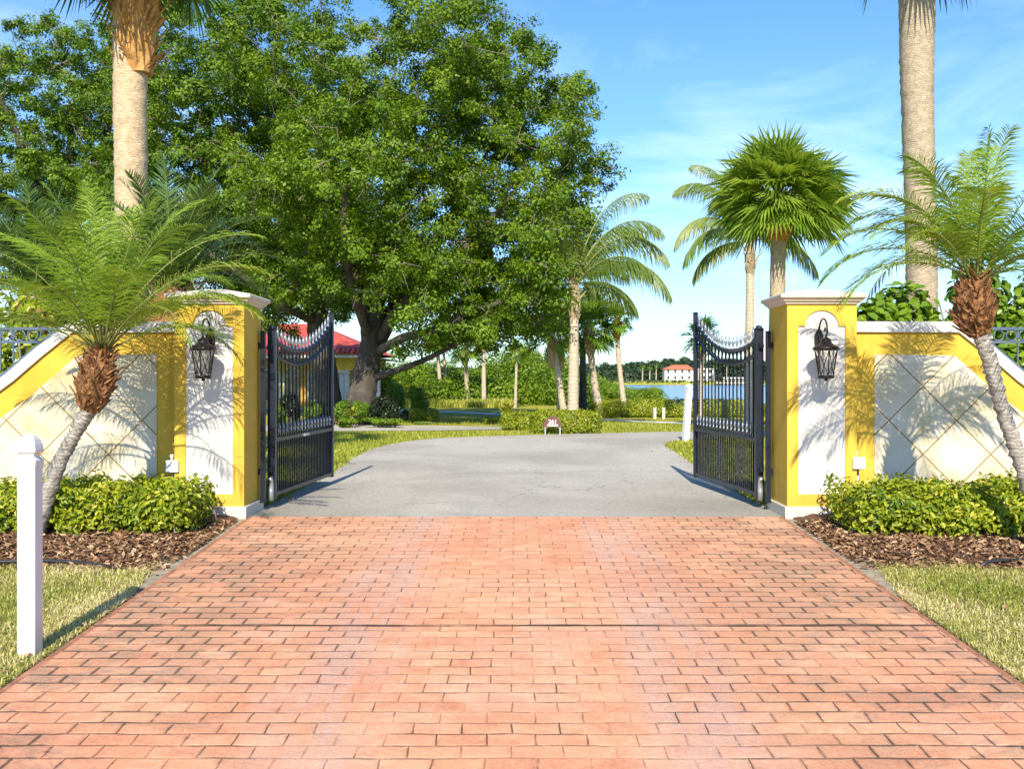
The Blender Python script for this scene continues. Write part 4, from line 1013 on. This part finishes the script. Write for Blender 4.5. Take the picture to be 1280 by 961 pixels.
# ================================================================= OAKS
def oak(name, base, limbs, ells, nclump, nleaf, leafsize, m, label, seed, trunkpts, trunkr, shell=.45, cr=(.5,1.0)):
    """limbs: list of [(pos, r), ...]; ells: list of (centre, radii, weight)"""
    global rng
    rng = np.random.default_rng(seed); random.seed(seed); r = rng
    root = thing(name, base, label, 'tree')
    q = MB(); tb = r.normal(0,.05,(41,16))
    path = bez(trunkpts, 40); rr = np.interp(np.linspace(0,1,41), np.linspace(0,1,len(trunkr)), trunkr)
    q.tube(path, list(rr), 16, rf=lambda i,j: 1+tb[i,j]); tr = q.build('trunk', M['oak_bark'], root, smooth=True)
    nodes_ = [path[k] for k in range(24,41,4)]; nr_ = [rr[k] for k in range(24,41,4)]
    q = MB()
    for lb in limbs:
        pts = bez([p for p,_ in lb], 22); rad = np.interp(np.linspace(0,1,23), np.linspace(0,1,len(lb)), [x for _,x in lb])
        tb2 = r.normal(0,.05,(23,10)); q.tube(pts, list(rad), 10, rf=lambda i,j: 1+tb2[i,j])
        nodes_ += pts[6:]; nr_ += list(rad[6:])
    q.build('limbs', M['oak_bark'], root, smooth=True)
    w = np.array([e[2] for e in ells]); w = w/w.sum(); cl = []; guard = 0
    while len(cl) < nclump and guard < nclump*60:
        guard += 1
        e = ells[r.choice(len(ells), p=w)]; d = unit(r.normal(size=3)); k = shell+(1-shell)*r.random()**.6
        if r.random() < .12: k = r.random()*shell
        p = np.array(e[0])+d*k*np.array(e[1])
        if p[2] < 1.9: continue
        if cl and np.min(np.linalg.norm(np.array(cl)-p,axis=1)) < .45: continue
        cl.append(p)
    cl = np.array(cl)
    ND = [Vector(n) for n in nodes_]
    NA = np.array([tuple(n) for n in ND]); order = np.argsort(np.min(np.linalg.norm(cl[:,None]-NA[None],axis=2),axis=1))
    q = MB(); NR = list(nr_)
    for ci in order:                              # grow each bough from the closest wood so far
        c = Vector(cl[ci]); NAx = np.array([tuple(n) for n in ND]); dd = np.linalg.norm(NAx-cl[ci],axis=1); k = int(np.argmin(dd)); a = ND[k]
        r0 = min(NR[k]*.7, .03+.028*dd[k]); mid = a.lerp(c,.5)+Vector((random.uniform(-.12,.12),random.uniform(-.12,.12),random.uniform(-.02,.1)))*float(dd[k])
        pts = bez([a,mid,c],6); rd = np.linspace(r0, .012, 7); q.tube(pts, list(rd), 5, cap=False)
        ND += [pts[3], pts[5]]; NR += [float(rd[3]), float(rd[5])]
        for _ in range(3):
            t = c+Vector(unit(r.normal(size=3))*r.uniform(.3,.7)); q.tube([pts[4], pts[5].lerp(t,.5)+Vector((0,0,.05)), t], [.012,.009,.004], 4, cap=False)
    q.build('branches', M['twig'], root, smooth=True)
    per = r.multinomial(nleaf, (lambda z: z/z.sum())(r.uniform(.5,1.5,len(cl))))
    idx = np.repeat(np.arange(len(cl)), per); n = len(idx); rad = r.uniform(*cr,len(cl))
    sub = unit(r.normal(size=(len(cl),7,3)))*r.uniform(.3,.85,(len(cl),7,1))          # sprays inside each clump
    sp = sub[idx, r.integers(0,7,n)]
    d = unit(r.normal(size=(n,3))); off = sp+d*(r.random((n,1))**.6)*.42
    P = cl[idx]+off*rad[idx][:,None]*np.array([1.05,1.05,.8])
    nr = unit(off)*.95+r.normal(0,.42,(n,3))+np.array([0,0,.5])
    V, T = leaves(P, nr, r.uniform(.7,1.3,n)*leafsize, .58, .12)
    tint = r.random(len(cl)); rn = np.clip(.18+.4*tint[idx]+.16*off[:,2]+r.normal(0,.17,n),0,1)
    cards('crown', V, T, rn, m, root)
    return root
YO = 35.5
def w(px,py,dy=0,Y=YO): return tuple(W(px,py,Y+dy))
def e(px,py,rx,ry,rd,wt,dy=0,Y=YO): return (np.array(w(px,py,dy,Y)), np.array([rx*Y/F, rd, ry*Y/F]), wt)
bA = W(452,HY,YO); bA.z = 0
oak('oak_tree', bA,
    [[(w(462,425),0.262),(w(452,370,.3),0.206),(w(425,310,.8),0.156),(w(380,240,1.5),0.106),(w(345,160,2),0.056)],
     [(w(468,420),0.262),(w(475,350,-.4),0.212),(w(482,270,-.8),0.150),(w(500,180,-1),0.094),(w(520,90,-1),0.044)],
     [(w(475,425),0.225),(w(500,385,-1),0.169),(w(545,345,-1.6),0.125),(w(600,290,-2),0.081),(w(660,220,-2.2),0.044)],
     [(w(470,440),0.187),(w(505,422,-1.2),0.138),(w(545,412,-2),0.118),(w(590,392,-2.5),0.094),(w(640,372,-2.8),0.069),(w(690,355,-3),0.031)],
     [(w(468,472),0.138),(w(498,462,-.6),0.100),(w(535,448,-1),0.090),(w(580,425,-1.2),0.075),(w(625,405,-1.3),0.062),(w(675,385,-1.2),0.031)],
     [(w(470,415),0.187),(w(510,350,2),0.150),(w(570,260,4),0.106),(w(620,170,5),0.050)],
     [(w(462,420),0.187),(w(440,360,-2),0.138),(w(430,280,-4),0.094),(w(440,190,-5),0.044)],
     [(w(462,410),0.187),(w(455,320,3),0.138),(w(440,220,5),0.087),(w(430,110,6),0.038)]],
    [e(470,130,225,175,6.0,1.0), e(620,195,140,150,5.2,.75), e(560,90,120,85,4.5,.4), e(640,330,85,75,3.6,.34), e(560,285,130,85,4.5,.38), e(390,240,110,110,5,.35), e(690,190,75,95,3.4,.28), e(500,330,70,50,4.5,.1), e(635,385,75,38,3.2,.26), e(560,350,80,55,3.5,.2,2), e(420,300,90,60,4,.2,4), e(690,300,55,70,2.6,.18), e(520,430,45,18,1.5,.03,-1), e(425,330,120,48,3.5,.3,5), e(520,360,60,40,3,.15,5), e(590,420,60,22,2,.06,0), e(500,345,90,36,2.2,.16,-3), e(425,230,90,90,2,.2,-4), e(380,345,45,40,2,.08,-1), e(560,400,50,25,1.5,.08,-3), e(682,310,38,70,1.2,.14,-4.4), e(680,385,35,28,1.2,.05,-4)],
    900, 350000, .112, M['oak'], 'largest spreading oak with forked dark trunk beyond the left gate', 101,
    [w(450,528),w(452,500),w(457,470),w(463,435),w(466,405)], [.64,.50,.44,.38,.32])
YB = 40
def wb(px,py,dy=0): return w(px,py,dy,YB)
bB = W(405,HY,YB); bB.z = 0
oak('oak_tree', bB,
    [[(wb(397,400),0.295),(wb(370,350,-.5),0.246),(wb(330,290,-1),0.180),(wb(270,220,-1.5),0.115),(wb(210,160,-2),0.057)],
     [(wb(400,395),0.279),(wb(402,330,.4),0.230),(wb(392,250,.8),0.164),(wb(370,150,1),0.098),(wb(350,60,1),0.049)],
     [(wb(396,400),0.230),(wb(360,385,-1.5),0.180),(wb(310,350,-2.5),0.123),(wb(250,310,-3),0.066)],
     [(wb(398,395),0.230),(wb(430,330,2),0.164),(wb(450,240,3),0.098),(wb(460,150,3.5),0.049)],
     [(wb(397,395),0.213),(wb(350,320,2.5),0.164),(wb(300,220,4),0.115),(wb(270,120,5),0.049)]],
    [e(290,120,170,155,6.0,1.0,0,YB), e(240,240,130,85,5,.45,-1,YB), e(370,110,120,130,5,.5,1,YB), e(330,290,90,60,4.5,.2,0,YB), e(250,320,130,60,4.5,.35,1,YB), e(370,330,60,50,3,.15,3,YB), e(345,350,80,40,3.5,.16,4,YB), e(400,375,62,24,2.2,.12,5,YB), e(345,395,22,28,1.6,.06,0,YB), e(425,385,40,20,1.6,.07,6,YB)],
    600, 230000, .118, M['oak2'], 'oak with leaning dark trunk between the left gate and largest oak', 102,
    [wb(412,530),wb(410,490),wb(405,450),wb(398,415),wb(398,390)], [.6,.48,.42,.42,.38])
YC = 44
def wc(px,py,dy=0): return w(px,py,dy,YC)
bC = W(70,HY,YC); bC.z = 0
oak('oak_tree', bC,
    [[(wc(75,330),.34),(wc(60,270,-.5),.26),(wc(30,190,-1),.17),(wc(0,120,-1.5),.07)],
     [(wc(75,330),.34),(wc(100,260,.4),.26),(wc(130,180,.8),.17),(wc(150,90,1),.07)],
     [(wc(75,335),.28),(wc(85,240,2),.2),(wc(90,130,3),.09)]],
    [e(75,150,120,120,5.0,1.0,0,YC), e(110,260,140,80,5,.6,0,YC), e(20,250,70,75,4.5,.3,0,YC), e(150,120,80,110,4,.3,0,YC)],
    290, 110000, .13, M['oak2'], 'dark green oak farthest left, behind the tall orange booted palm', 103,
    [wc(70,530),wc(72,470),wc(76,400),wc(75,330)], [.6,.48,.42,.38])
YD = 46
def wd(px,py,dy=0): return w(px,py,dy,YD)
bD = W(728,HY,YD); bD.z = 0
oak('small_oak_tree', bD,
    [[(wd(729,430),.12),(wd(738,400),.09),(wd(745,380),.04)], [(wd(728,430),.12),(wd(715,400),.09),(wd(705,370),.04)]],
    [e(735,385,28,30,1.4,1.0,0,YD), e(712,395,30,35,1.4,.7,0,YD)], 34, 7000, .13, M['oak'], 'small oak behind the drooping queen palm', 104,
    [wd(728,528),wd(729,480),wd(728,430)], [.2,.16,.13], shell=.2, cr=(.4,.7))

# ================================================================= BACKGROUND PLANTING
def thicket():
    global rng
    rng = np.random.default_rng(77); Vs = []; Rn = []
    bl = []
    for i in range(90):
        px = rng.uniform(470, 748); Y = rng.uniform(65, 90); X = (px-CX)*Y/F
        toppx = np.interp(px, [470,500,540,580,610,640,665,690,720,748], [448,446,446,452,446,428,420,436,446,460])+rng.uniform(-4,16)
        zt = max(1.2, EYE-(toppx-HY)*Y/F); bl.append((X, Y, zt*rng.uniform(.55,1.0), zt))
    for i in range(46):
        px = rng.uniform(520, 765); Y = rng.uniform(61, 65); bl.append(((px-CX)*Y/F, Y, rng.uniform(.6,1.1), 1.5))
    for X, Y, zc, zt in bl:
        r = rng.uniform(.9,1.7); n = 900
        d = unit(rng.normal(size=(n,3))); P = np.array([X,Y,max(zc-r*.8,.5)])+d*(.35+.65*rng.random((n,1))**.5)*np.array([r,r,r*.85])
        P[:,2] = np.maximum(P[:,2], .05)
        V, T = leaves(P, d+rng.normal(0,.5,(n,3))+np.array([0,0,.4]), rng.uniform(.12,.26,n), .6, .12); Vs.append(V)
        Rn.append(np.clip(.2+.5*rng.random()+rng.normal(0,.15,n),0,1))
    tag(cards('thicket', np.concatenate(Vs), T, np.concatenate(Rn), M['mangrove']), 'bright green mangrove thicket behind the sabal palm trunks', 'thicket', kind='stuff')
thicket()
def S(px0, px1, pyt, Y, dep, n, size, m, label, name='shrub', cat='shrub', seed=1, ball=True, group=None, lump=.3, shape='diamond'):
    x0, x1 = (px0-CX)*Y/F, (px1-CX)*Y/F; zt = EYE-(pyt-HY)*Y/F
    return shrub(name, ((x0+x1)/2, Y+dep/2, zt/2), ((x1-x0)/2, dep/2, zt/2), n, size, m, label, cat, seed, .6, group, lump, ball, shape)
# sign hedge with the address sign
S(662, 753, 514, 28.9, 1.0, 9000, .06, M['hedge'], 'clipped box hedge behind the brown address sign', 'hedge', 'hedge', 201, False, lump=.12)
S(627, 668, 516, 31.0, .9, 4500, .06, M['hedge'], 'rounded low hedge just left of the sign hedge', 'hedge', 'hedge', 202, False, lump=.25)
S(604, 632, 523.5, 36.2, 1.4, 2600, .06, M['hedge'], 'very low clipped hedge on the middle lawn', 'hedge', 'hedge', 203, False, lump=.12)
S(510, 546, 512, 36.5, 1.5, 3600, .07, M['hedge'], 'low square hedge on the lawn right of the oak', 'hedge', 'hedge', 204, False, lump=.12)
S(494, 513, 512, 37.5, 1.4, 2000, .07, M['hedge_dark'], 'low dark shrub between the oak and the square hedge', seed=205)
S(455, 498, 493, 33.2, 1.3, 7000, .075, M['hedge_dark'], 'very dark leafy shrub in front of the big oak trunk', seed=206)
S(428, 462, 500, 33.6, 1.2, 4500, .075, M['oak2'], 'green shrub left of the dark shrub under the oak', seed=207)
S(405, 435, 497, 34.2, 1.3, 4200, .075, M['oak2'], 'leafy shrub showing at the left gate end stile', seed=208)
S(412, 450, 520, 32.0, .9, 3000, .06, M['mangrove'], 'low light green border plant behind the left gate', seed=209)
S(447, 510, 521, 32.2, 1.0, 5000, .06, M['mangrove'], 'long low green border plant below the dark shrub', seed=210)
S(505, 560, 527, 34.9, .5, 2500, .06, M['oak2'], 'thin dark ground plant beside the shaded side drive', seed=211)
S(500, 535, 478, 44, 2.2, 5000, .10, M['mangrove'], 'bushy bright green shrub right of the oak trunk', seed=212)
S(475, 505, 470, 46, 2.2, 4500, .10, M['mangrove'], 'bright green shrub seen between oak trunk and low limb', seed=213)
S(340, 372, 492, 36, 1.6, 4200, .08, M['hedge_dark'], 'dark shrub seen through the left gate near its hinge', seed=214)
S(370, 402, 498, 38, 1.6, 4200, .08, M['oak2'], 'green shrub seen through the middle of the left gate', seed=215)
S(327, 350, 505, 30, 1.6, 3000, .08, M['mangrove'], 'light green shrub beside the left gate hinge', seed=216)
# right hedges
S(738, 962, 500.5, 41.5, 1.8, 26000, .075, M['hedge'], 'long clipped yellow green hedge in front of the lake', 'hedge', 'hedge', 220, False, lump=.2)
S(738, 800, 478, 47, 4, 16000, .09, M['mangrove'], 'large mounded shrub left of the lake view', seed=221)
S(775, 846, 482, 50, 4, 15000, .09, M['mangrove'], 'mounded shrub sloping down to the lake edge', seed=222)
S(730, 760, 500, 44, 1.6, 5000, .08, M['oak2'], 'dark shrub behind the leaning sabal palm', seed=223)
# bromeliads and flowers
def rosette(px, py, Y, n, l, label, seed):
    r = np.random.default_rng(seed); p = W(px, py, Y); p.z = 0.35
    root = thing('bromeliad', (p.x,Y,0), label, 'plant')
    out = []
    for k in range(n):
        a = k*2.4; el = r.uniform(.35,1.2); d = np.array([math.cos(a)*math.cos(el), math.sin(a)*math.cos(el), math.sin(el)]); L_ = l*r.uniform(.7,1.1)
        sd = np.cross(d,[0,0,1]); sd /= np.linalg.norm(sd); b = np.array(p); m1 = b+d*L_*.55; tip = m1+(d+np.array([0,0,-.7]))*L_*.4
        w_ = sd*L_*.07; out.append([b-w_*.6,b+w_*.6,m1+w_,m1-w_,tip])
    cards('leaves', np.array(out), [(0,1,2,3),(3,2,4)], r.random(n), M['bromeliad'], root)
    q = MB(); q.tube([(p.x,Y,-.02),(p.x,Y,.36)], [.05,.04], 8); q.build('stem', M['twig'], root)
rosette(634, 508, 33.5, 40, .75, 'yellow leaved bromeliad behind the rounded low hedge', 301)
rosette(678, 508, 31.5, 26, .6, 'pale green spiky plant behind the sign hedge', 302)
rosette(441, 510, 33.0, 30, .55, 'yellow croton plant at the foot of the oak', 303)

# address sign
def sign():
    Y = 28.55; x0, x1 = W(680,0,Y).x, W(701.5,0,Y).x; cx = (x0+x1)/2; hw = (x1-x0)/2
    root = thing('address_sign', (cx,Y,0), 'brown arched address sign on legs before the hedge', 'sign')
    zb, zt = .21, .50
    pts = [(cx-hw,zb),(cx+hw,zb),(cx+hw,zb+.12)]+[(cx+hw*.92*math.cos(a), zb+.13+(zt-zb-.13)*math.sin(a)) for a in np.linspace(.1,math.pi-.1,12)]+[(cx-hw,zb+.12)]
    q = MB(); q.plate(pts, [], Y-.02, Y+.02); bd = q.build('board', M['brownsign'], root)
    for sx in (-1,1):
        q = MB(); q.box(cx+sx*hw*.86-.018, cx+sx*hw*.86+.018, Y-.015, Y+.015, -.05, zb); q.build('leg', M['steel'], root)
    def text(t, size, z, nm, wide=1):
        cu = bpy.data.curves.new(nm, 'FONT'); cu.body = t; cu.size = size; cu.align_x = 'CENTER'; cu.extrude = .004; cu.offset = size*.02
        o = bpy.data.objects.new(nm, cu); dg = bpy.context.evaluated_depsgraph_get()
        C.objects.link(o); bpy.context.view_layer.update(); me = bpy.data.meshes.new_from_object(o.evaluated_get(bpy.context.evaluated_depsgraph_get()))
        C.objects.unlink(o); bpy.data.objects.remove(o)
        me.transform(Matrix.Rotation(R(90),4,'X')); me.materials.clear(); me.materials.append(M['vinyl'])
        ob = bpy.data.objects.new(nm, me); C.objects.link(ob); ob.parent = root; ob.location = (0, -.0245, z)
    text('261', .16, .305, 'house_number')
    q = MB(); q.box(cx-hw*.62, cx+hw*.62, Y-.026, Y-.0205, .235, .285); q.build('name_plate', M['vinyl'], root)
sign()

# ================================================================= YELLOW HOUSE
def house():
    Y = 60; x0, x1 = W(250,0,Y).x, W(468,0,Y).x
    root = thing('yellow_house', ((x0+x1)/2,Y+5,0), 'yellow house with red tiled roof behind the oaks', 'house')
    ze = 2.75; xr = W(458,0,Y).x
    wins = []
    def archw(cx, hw, zb, zs):
        return [(cx-hw,zb),(cx+hw,zb),(cx+hw,zs)]+[(cx+hw*math.cos(a), zs+hw*math.sin(a)) for a in np.linspace(.2,math.pi-.2,9)]+[(cx-hw,zs)]
    cxs = [W(421,0,Y).x, W(395,0,Y).x, W(365,0,Y).x, W(340,0,Y).x]
    holes = [archw(c, .42, .35, 1.75) for c in cxs]
    b = MB(); b.plate([(x0,-.1),(xr,-.1),(xr,ze),(x0,ze)], holes, Y, Y+.2)
    b.box(x0,x0+.2,Y+.2,Y+9,-.1,ze); b.box(xr-.2,xr,Y+.2,Y+9,-.1,ze); b.box(x0+.2,xr-.2,Y+8.8,Y+9,-.1,ze)
    b.build('wall', M['yellow'], root)
    for c in cxs:
        f = MB(); f.plate(archw(c,.50,.30,1.75), [archw(c,.415,.36,1.75)], Y-.05, Y+.06); f.box(c-.03,c+.03,Y+.02,Y+.05,.36,2.1); f.box(c-.4,c+.4,Y+.02,Y+.05,1.70,1.78)
        wn = f.build('window', M['white'], root)
        f = MB(); f.plate(archw(c,.41,.37,1.75), [], Y+.08, Y+.1); f.build('pane', M['glassdark'], wn)
    for px in (432, 438, 452, 476):
        c = W(px,0,Y).x
        q = MB(); q.box(c-.2,c+.2,Y-1.5,Y-1.1,-.05,.2); q.lathe((c,Y-1.3,.2), [(.17,0),(.15,.05),(.15,1.6),(.17,1.65),(.22,1.7),(.22,1.85)], 14); q.build('column', M['white'], root)
    q = MB(); q.box(W(428,0,Y).x-.1, x1+.1, Y-1.5, Y-1.1, 2.05, ze-.002); q.build('porch_beam', M['yellow'], root)
    e_ = .7; zr = 4.95
    q = MB(); q.box(x0-e_+.1, x1+e_-.4, Y-1.9, Y-1.75, ze, ze+.22); q.box(x0-e_+.1, x1+e_-.4, Y-1.75, Y+9.6, ze, ze+.05); q.build('fascia', M['white'], root)
    A = [(x0-e_,Y-2.0,ze+.23),(x1+e_-.3,Y-2.0,ze+.23),(x1+e_-.3,Y+9.8,ze+.23),(x0-e_,Y+9.8,ze+.23),(x0+3.8,Y+3.9,zr),(x1-4.0,Y+3.9,zr)]
    q = MB(); q.add(A, [(0,1,5,4),(1,2,5),(2,3,4,5),(3,0,4),(3,2,1,0)]); q.build('roof', M['rooftile'], root)
    q = MB(); yy = Y-2.0; x = x0-e_
    while x < x1+e_-.4:                                                    # barrel tile ends along the eave
        q.tube([(x,yy-.04,ze+.25),(x,yy+.9,ze+.25+.9*(zr-ze-.23)/5.9)], .11, 7); x += .28
    q.build('eave_tiles', M['rooftile'], root)
house()

# ================================================================= FAR SHORE
def far_house(px0, px1, Y, zg, h, label, wallm, roofm, two=True):
    x0, x1 = (px0-CX)*Y/F, (px1-CX)*Y/F; root = thing('shore_house', ((x0+x1)/2,Y,zg), label, 'house')
    q = MB(); q.box(x0,x1,Y,Y+9,zg-1,zg+h); w_ = x1-x0; q.box(x0+w_*.62,x0+w_*.8,Y-2,Y-.001,zg-1,zg+h+.6); wl = q.build('wall', wallm, root)
    q = MB(); e_ = .8; q.add([(x0-e_,Y-e_-.0,zg+h+.02),(x0+w_*.6,Y-e_,zg+h+.02),(x0+w_*.6,Y+9+e_,zg+h+.02),(x0-e_,Y+9+e_,zg+h+.02),(x0+w_*.18,Y+4.5,zg+h+2.4),(x0+w_*.5,Y+4.5,zg+h+2.4)],
          [(0,1,5,4),(1,2,5),(2,3,4,5),(3,0,4),(3,2,1,0)]); q.build('roof', roofm, root)
    q = MB(); q.box(x0+w_*.82,x1+.4,Y-.5,Y+9.4,zg+h+.002,zg+h+.5); q.build('parapet', wallm, root)
    q = MB(); q.box(x0+w_*.66,x0+w_*.70,Y+3,Y+4,zg+h+.6,zg+h+2.6); q.build('chimney', wallm, root)
    n = 7
    for i in range(n):
        for k in range(2):
            c = x0+w_*(i+.5)/n; yf = Y
            if .58 < (i+.5)/n < .84: yf = Y-2.002
            q = MB(); q.box(c-.55,c+.55,yf-.06,yf-.002,zg+.9+k*3.2,zg+2.7+k*3.2); q.build('window', M['glassdark'], root)
far_house(831, 892, 540, 1.0, 6.0, 'white lakeside house with red roof across the water', M['far_wall'], M['redtile_far'])
far_house(778, 792, 560, 1.0, 3.4, 'small beige house in the trees across the water', M['concrete'], M['concrete'])
def dock():
    Y = 516; x0, x1 = W(893,0,Y).x, W(950,0,Y).x
    root = thing('boat_dock', ((x0+x1)/2,Y,-.9), 'white roofed dock on the far shore behind the right gate', 'dock')
    q = MB(); q.box(x0,x1,Y-2,Y+2,-.1,.25); q.build('deck', M['concrete'], root)
    q = MB(); q.box(x0+4,x0+14,Y-2.5,Y+2.5,2.3,2.9); q.build('roof', M['concrete'], root)
    for i in range(6):
        x = x0+4.3+i*1.88; q = MB(); q.box(x-.15,x+.15,Y-2.2,Y-1.9,-2,2.3); q.build('post', M['concrete'], root)
dock()
def far_wood():
    global rng
    rng = np.random.default_rng(88); Vs = []; Rn = []
    for i in range(420):
        X = rng.uniform(-40, 215); Y = rng.uniform(552, 620); 
        px = CX+X*F/Y
        h = np.interp(px, [600,690,740,800,850,880,960,1100],[8,9,9.5,10.5,12.5,12,11,11])*rng.uniform(.7,1.12)+1
        if 826 < px < 895 and Y < 556: continue
        r = rng.uniform(2.0,4.0); n = 170
        d = unit(rng.normal(size=(n,3))); P = np.array([X,Y,h-r])+d*(.5+.5*rng.random((n,1)))*np.array([r*1.2,r,r])
        V, T = leaves(P, d+rng.normal(0,.4,(n,3))+np.array([0,0,.4]), rng.uniform(.8,1.7,n), .7, .1); Vs.append(V)
        Rn.append(np.clip(.15+.5*rng.random()+rng.normal(0,.15,n),0,1))
        n = 60; P = np.stack([X+rng.normal(0,r*.7,n), Y-2+rng.normal(0,1,n), rng.uniform(.6,h-r,n)],1)
        V, T = leaves(P, rng.normal(0,.5,(n,3))+np.array([0,-1,.3]), rng.uniform(1.0,2.0,n), .8, .1); Vs.append(V); Rn.append(np.clip(.1+rng.normal(0,.12,n),0,1))
    # low growth along the waterline
    n = 2600; P = np.stack([rng.uniform(-40,215,n), rng.uniform(519,526,n), rng.uniform(-.8,1.4,n)],1)
    V, T = leaves(P, rng.normal(0,.5,(n,3))+np.array([0,-.6,.6]), rng.uniform(.8,1.6,n), .8, .1); Vs.append(V); Rn.append(np.clip(.35+rng.normal(0,.2,n),0,1))
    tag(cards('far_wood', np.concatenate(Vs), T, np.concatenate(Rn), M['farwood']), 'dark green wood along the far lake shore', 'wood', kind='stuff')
far_wood()
for i, (px, h) in enumerate(((774,8),(803,8.5),(812,7.5),(820,9),(893,8),(908,9))):
    rng = np.random.default_rng(500+i); random.seed(500+i); Y = 534
    X = (px-CX)*Y/F; root = thing('shore_palm', (X,Y,.9), 'tiny palm standing on the far lake shore', 'palm', 'palms on the far shore')
    q = MB(); q.tube([(X,Y,.5),(X+.2,Y,h-.4)], [.32,.24], 6); q.build('trunk', M['trunk_pale'], root)
    n = 70; d = unit(rng.normal(size=(n,3))+np.array([0,0,.2])); V, T = leaves(np.array([X+.2,Y,h-.3])+d*rng.uniform(.4,1.5,(n,1)), rng.normal(0,1,(n,3)), rng.uniform(.7,1.3,n), .3)
    cards('crown', V, T, np.clip(.6+rng.normal(0,.2,n),0,1), M['fan'], root)

# ================================================================= SMALL LITTER
def deadleaf(x, y, ln, a, label):
    root = None; z = g(x,y)+.075; b = MB(); c, s_ = math.cos(a), math.sin(a); pts = []
    for t, w_ in ((0,.004),(.25,.02),(.5,.035),(.75,.03),(1,.004)):
        for k in (-1,1): pts.append((x+c*ln*(t-.5)-s_*w_*k, y+s_*ln*(t-.5)+c*w_*k, z+.03*math.sin(3*t)+.012*abs(k)*0))
    fs = [(2*i,2*i+1,2*i+3,2*i+2) for i in range(4)]; b.add(pts, fs)
    tag(b.build('dead_leaf', M['boot_pale'], fixn=False), label, 'leaf')
def fallen():
    global rng
    rng = np.random.default_rng(909)
    n = 90; sg = np.where(rng.random(n) < .5, -1, 1); y = rng.uniform(5.2, 11.0, n); x = sg*(2.88+np.abs(rng.normal(0,.25,n)))
    m = 110; t = rng.uniform(12, 24, m); sg2 = np.where(rng.random(m) < .6, -1, 1); ex = np.interp(t, [11,14,16.4,19.5,22,24],[2.95,2.95,2.9,3.1,3.15,3.0]); x2 = sg2*(ex+rng.normal(0,.22,m))
    P = np.stack([np.concatenate([x,x2]), np.concatenate([y,t]), np.zeros(n+m)],1); P[:,2] = gz(P[:,0],P[:,1])+.034
    V, T = leaves(P, np.stack([rng.normal(0,.25,n+m), rng.normal(0,.25,n+m), np.ones(n+m)],1), rng.uniform(.03,.065,n+m), .5, .12)
    tag(cards('fallen_leaves', V, T, rng.uniform(.3,.9,n+m), M['chips']), 'scattered small brown leaves along the drive edges', 'leaf litter', kind='stuff')
fallen()
deadleaf(-3.96, 9.95, .22, .5, 'pale dead leaf on the left mulch bed')

# ================================================================= LIGHT, SKY, CAMERA
EL, AZ = 37.5, 182.5
wd_ = bpy.data.worlds.new('World'); sc.world = wd_; wd_.use_nodes = True
nt = wd_.node_tree; bg = nt.nodes['Background']
sky = N(nt, 'ShaderNodeTexSky', sky_type='NISHITA'); sky.sun_disc = False; sky.sun_elevation = R(EL); sky.sun_rotation = R(AZ)
sky.air_density = 1.0; sky.dust_density = .3; sky.ozone_density = 2.4; sky.altitude = 0
tc = N(nt, 'ShaderNodeTexCoord'); mp = N(nt, 'ShaderNodeMapping'); mp.inputs['Scale'].default_value = (1.0,1.0,3.6); mp.inputs['Rotation'].default_value = (0,R(-14),0)
L(nt, tc.outputs['Generated'], mp.inputs[0])
cn = noise(nt, mp.outputs[0], 2.6, 8, .6, .5)
cl = ramp(nt, cn, [(.48,(0,0,0)), (.78,(1,1,1))])
sepw = N(nt, 'ShaderNodeSeparateXYZ'); L(nt, tc.outputs['Generated'], sepw.inputs[0])
hor = N(nt, 'ShaderNodeMapRange'); L(nt, sepw.outputs[2], hor.inputs[0]); hor.inputs[1].default_value = .42; hor.inputs[2].default_value = .12
low = N(nt, 'ShaderNodeMapRange'); L(nt, sepw.outputs[2], low.inputs[0]); low.inputs[1].default_value = .01; low.inputs[2].default_value = .12; low.inputs[3].default_value = .15
cf = math_(nt,'MULTIPLY', math_(nt,'MULTIPLY', cl, math_(nt,'MULTIPLY',hor.outputs[0],low.outputs[0])), .62)
hs = N(nt, 'ShaderNodeHueSaturation'); hs.inputs['Saturation'].default_value = 1.25; L(nt, sky.outputs[0], hs.inputs['Color']); gr = N(nt, 'ShaderNodeMapRange'); L(nt, sepw.outputs[2], gr.inputs[0]); gr.inputs[1].default_value = 0; gr.inputs[2].default_value = .28
tint = mix(nt, 1.0, hs.outputs[0], mix(nt, gr.outputs[0], (.60,.79,1.0), (1.02,1.02,1.16)), 'MULTIPLY')
L(nt, mix(nt, cf, tint, (9.0,9.6,10.2)), bg.inputs['Color']); bg.inputs['Strength'].default_value = .125
sd = bpy.data.lights.new('sun', 'SUN'); sd.energy = 5.0; sd.angle = R(.53); sd.color = (1.0,.90,.73)
so = bpy.data.objects.new('sun', sd); C.objects.link(so)
dirv = Vector((math.sin(R(AZ))*math.cos(R(EL)), math.cos(R(AZ))*math.cos(R(EL)), math.sin(R(EL))))
so.rotation_euler = dirv.to_track_quat('Z','Y').to_euler()
cd = bpy.data.cameras.new('camera'); cd.sensor_width = 36; cd.lens = 36*F/1280; cd.shift_x = -(CX-640)/1280; cd.shift_y = -(480.5-HY)/1280
cd.clip_end = 4000; cd.clip_start = .05
co = bpy.data.objects.new('camera', cd); C.objects.link(co); co.location = (0,0,EYE); co.rotation_euler = (R(90),0,0)
sc.camera = co
vs = sc.view_settings; vs.view_transform = 'Standard'; vs.look = 'None'; vs.exposure = .76; vs.gamma = 1; vs.use_curve_mapping = False
cy = sc.cycles; cy.max_bounces = 8; cy.transparent_max_bounces = 8; cy.diffuse_bounces = 5; cy.glossy_bounces = 3; cy.transmission_bounces = 4
cy.use_denoising = True; cy.caustics_reflective = False; cy.caustics_refractive = False
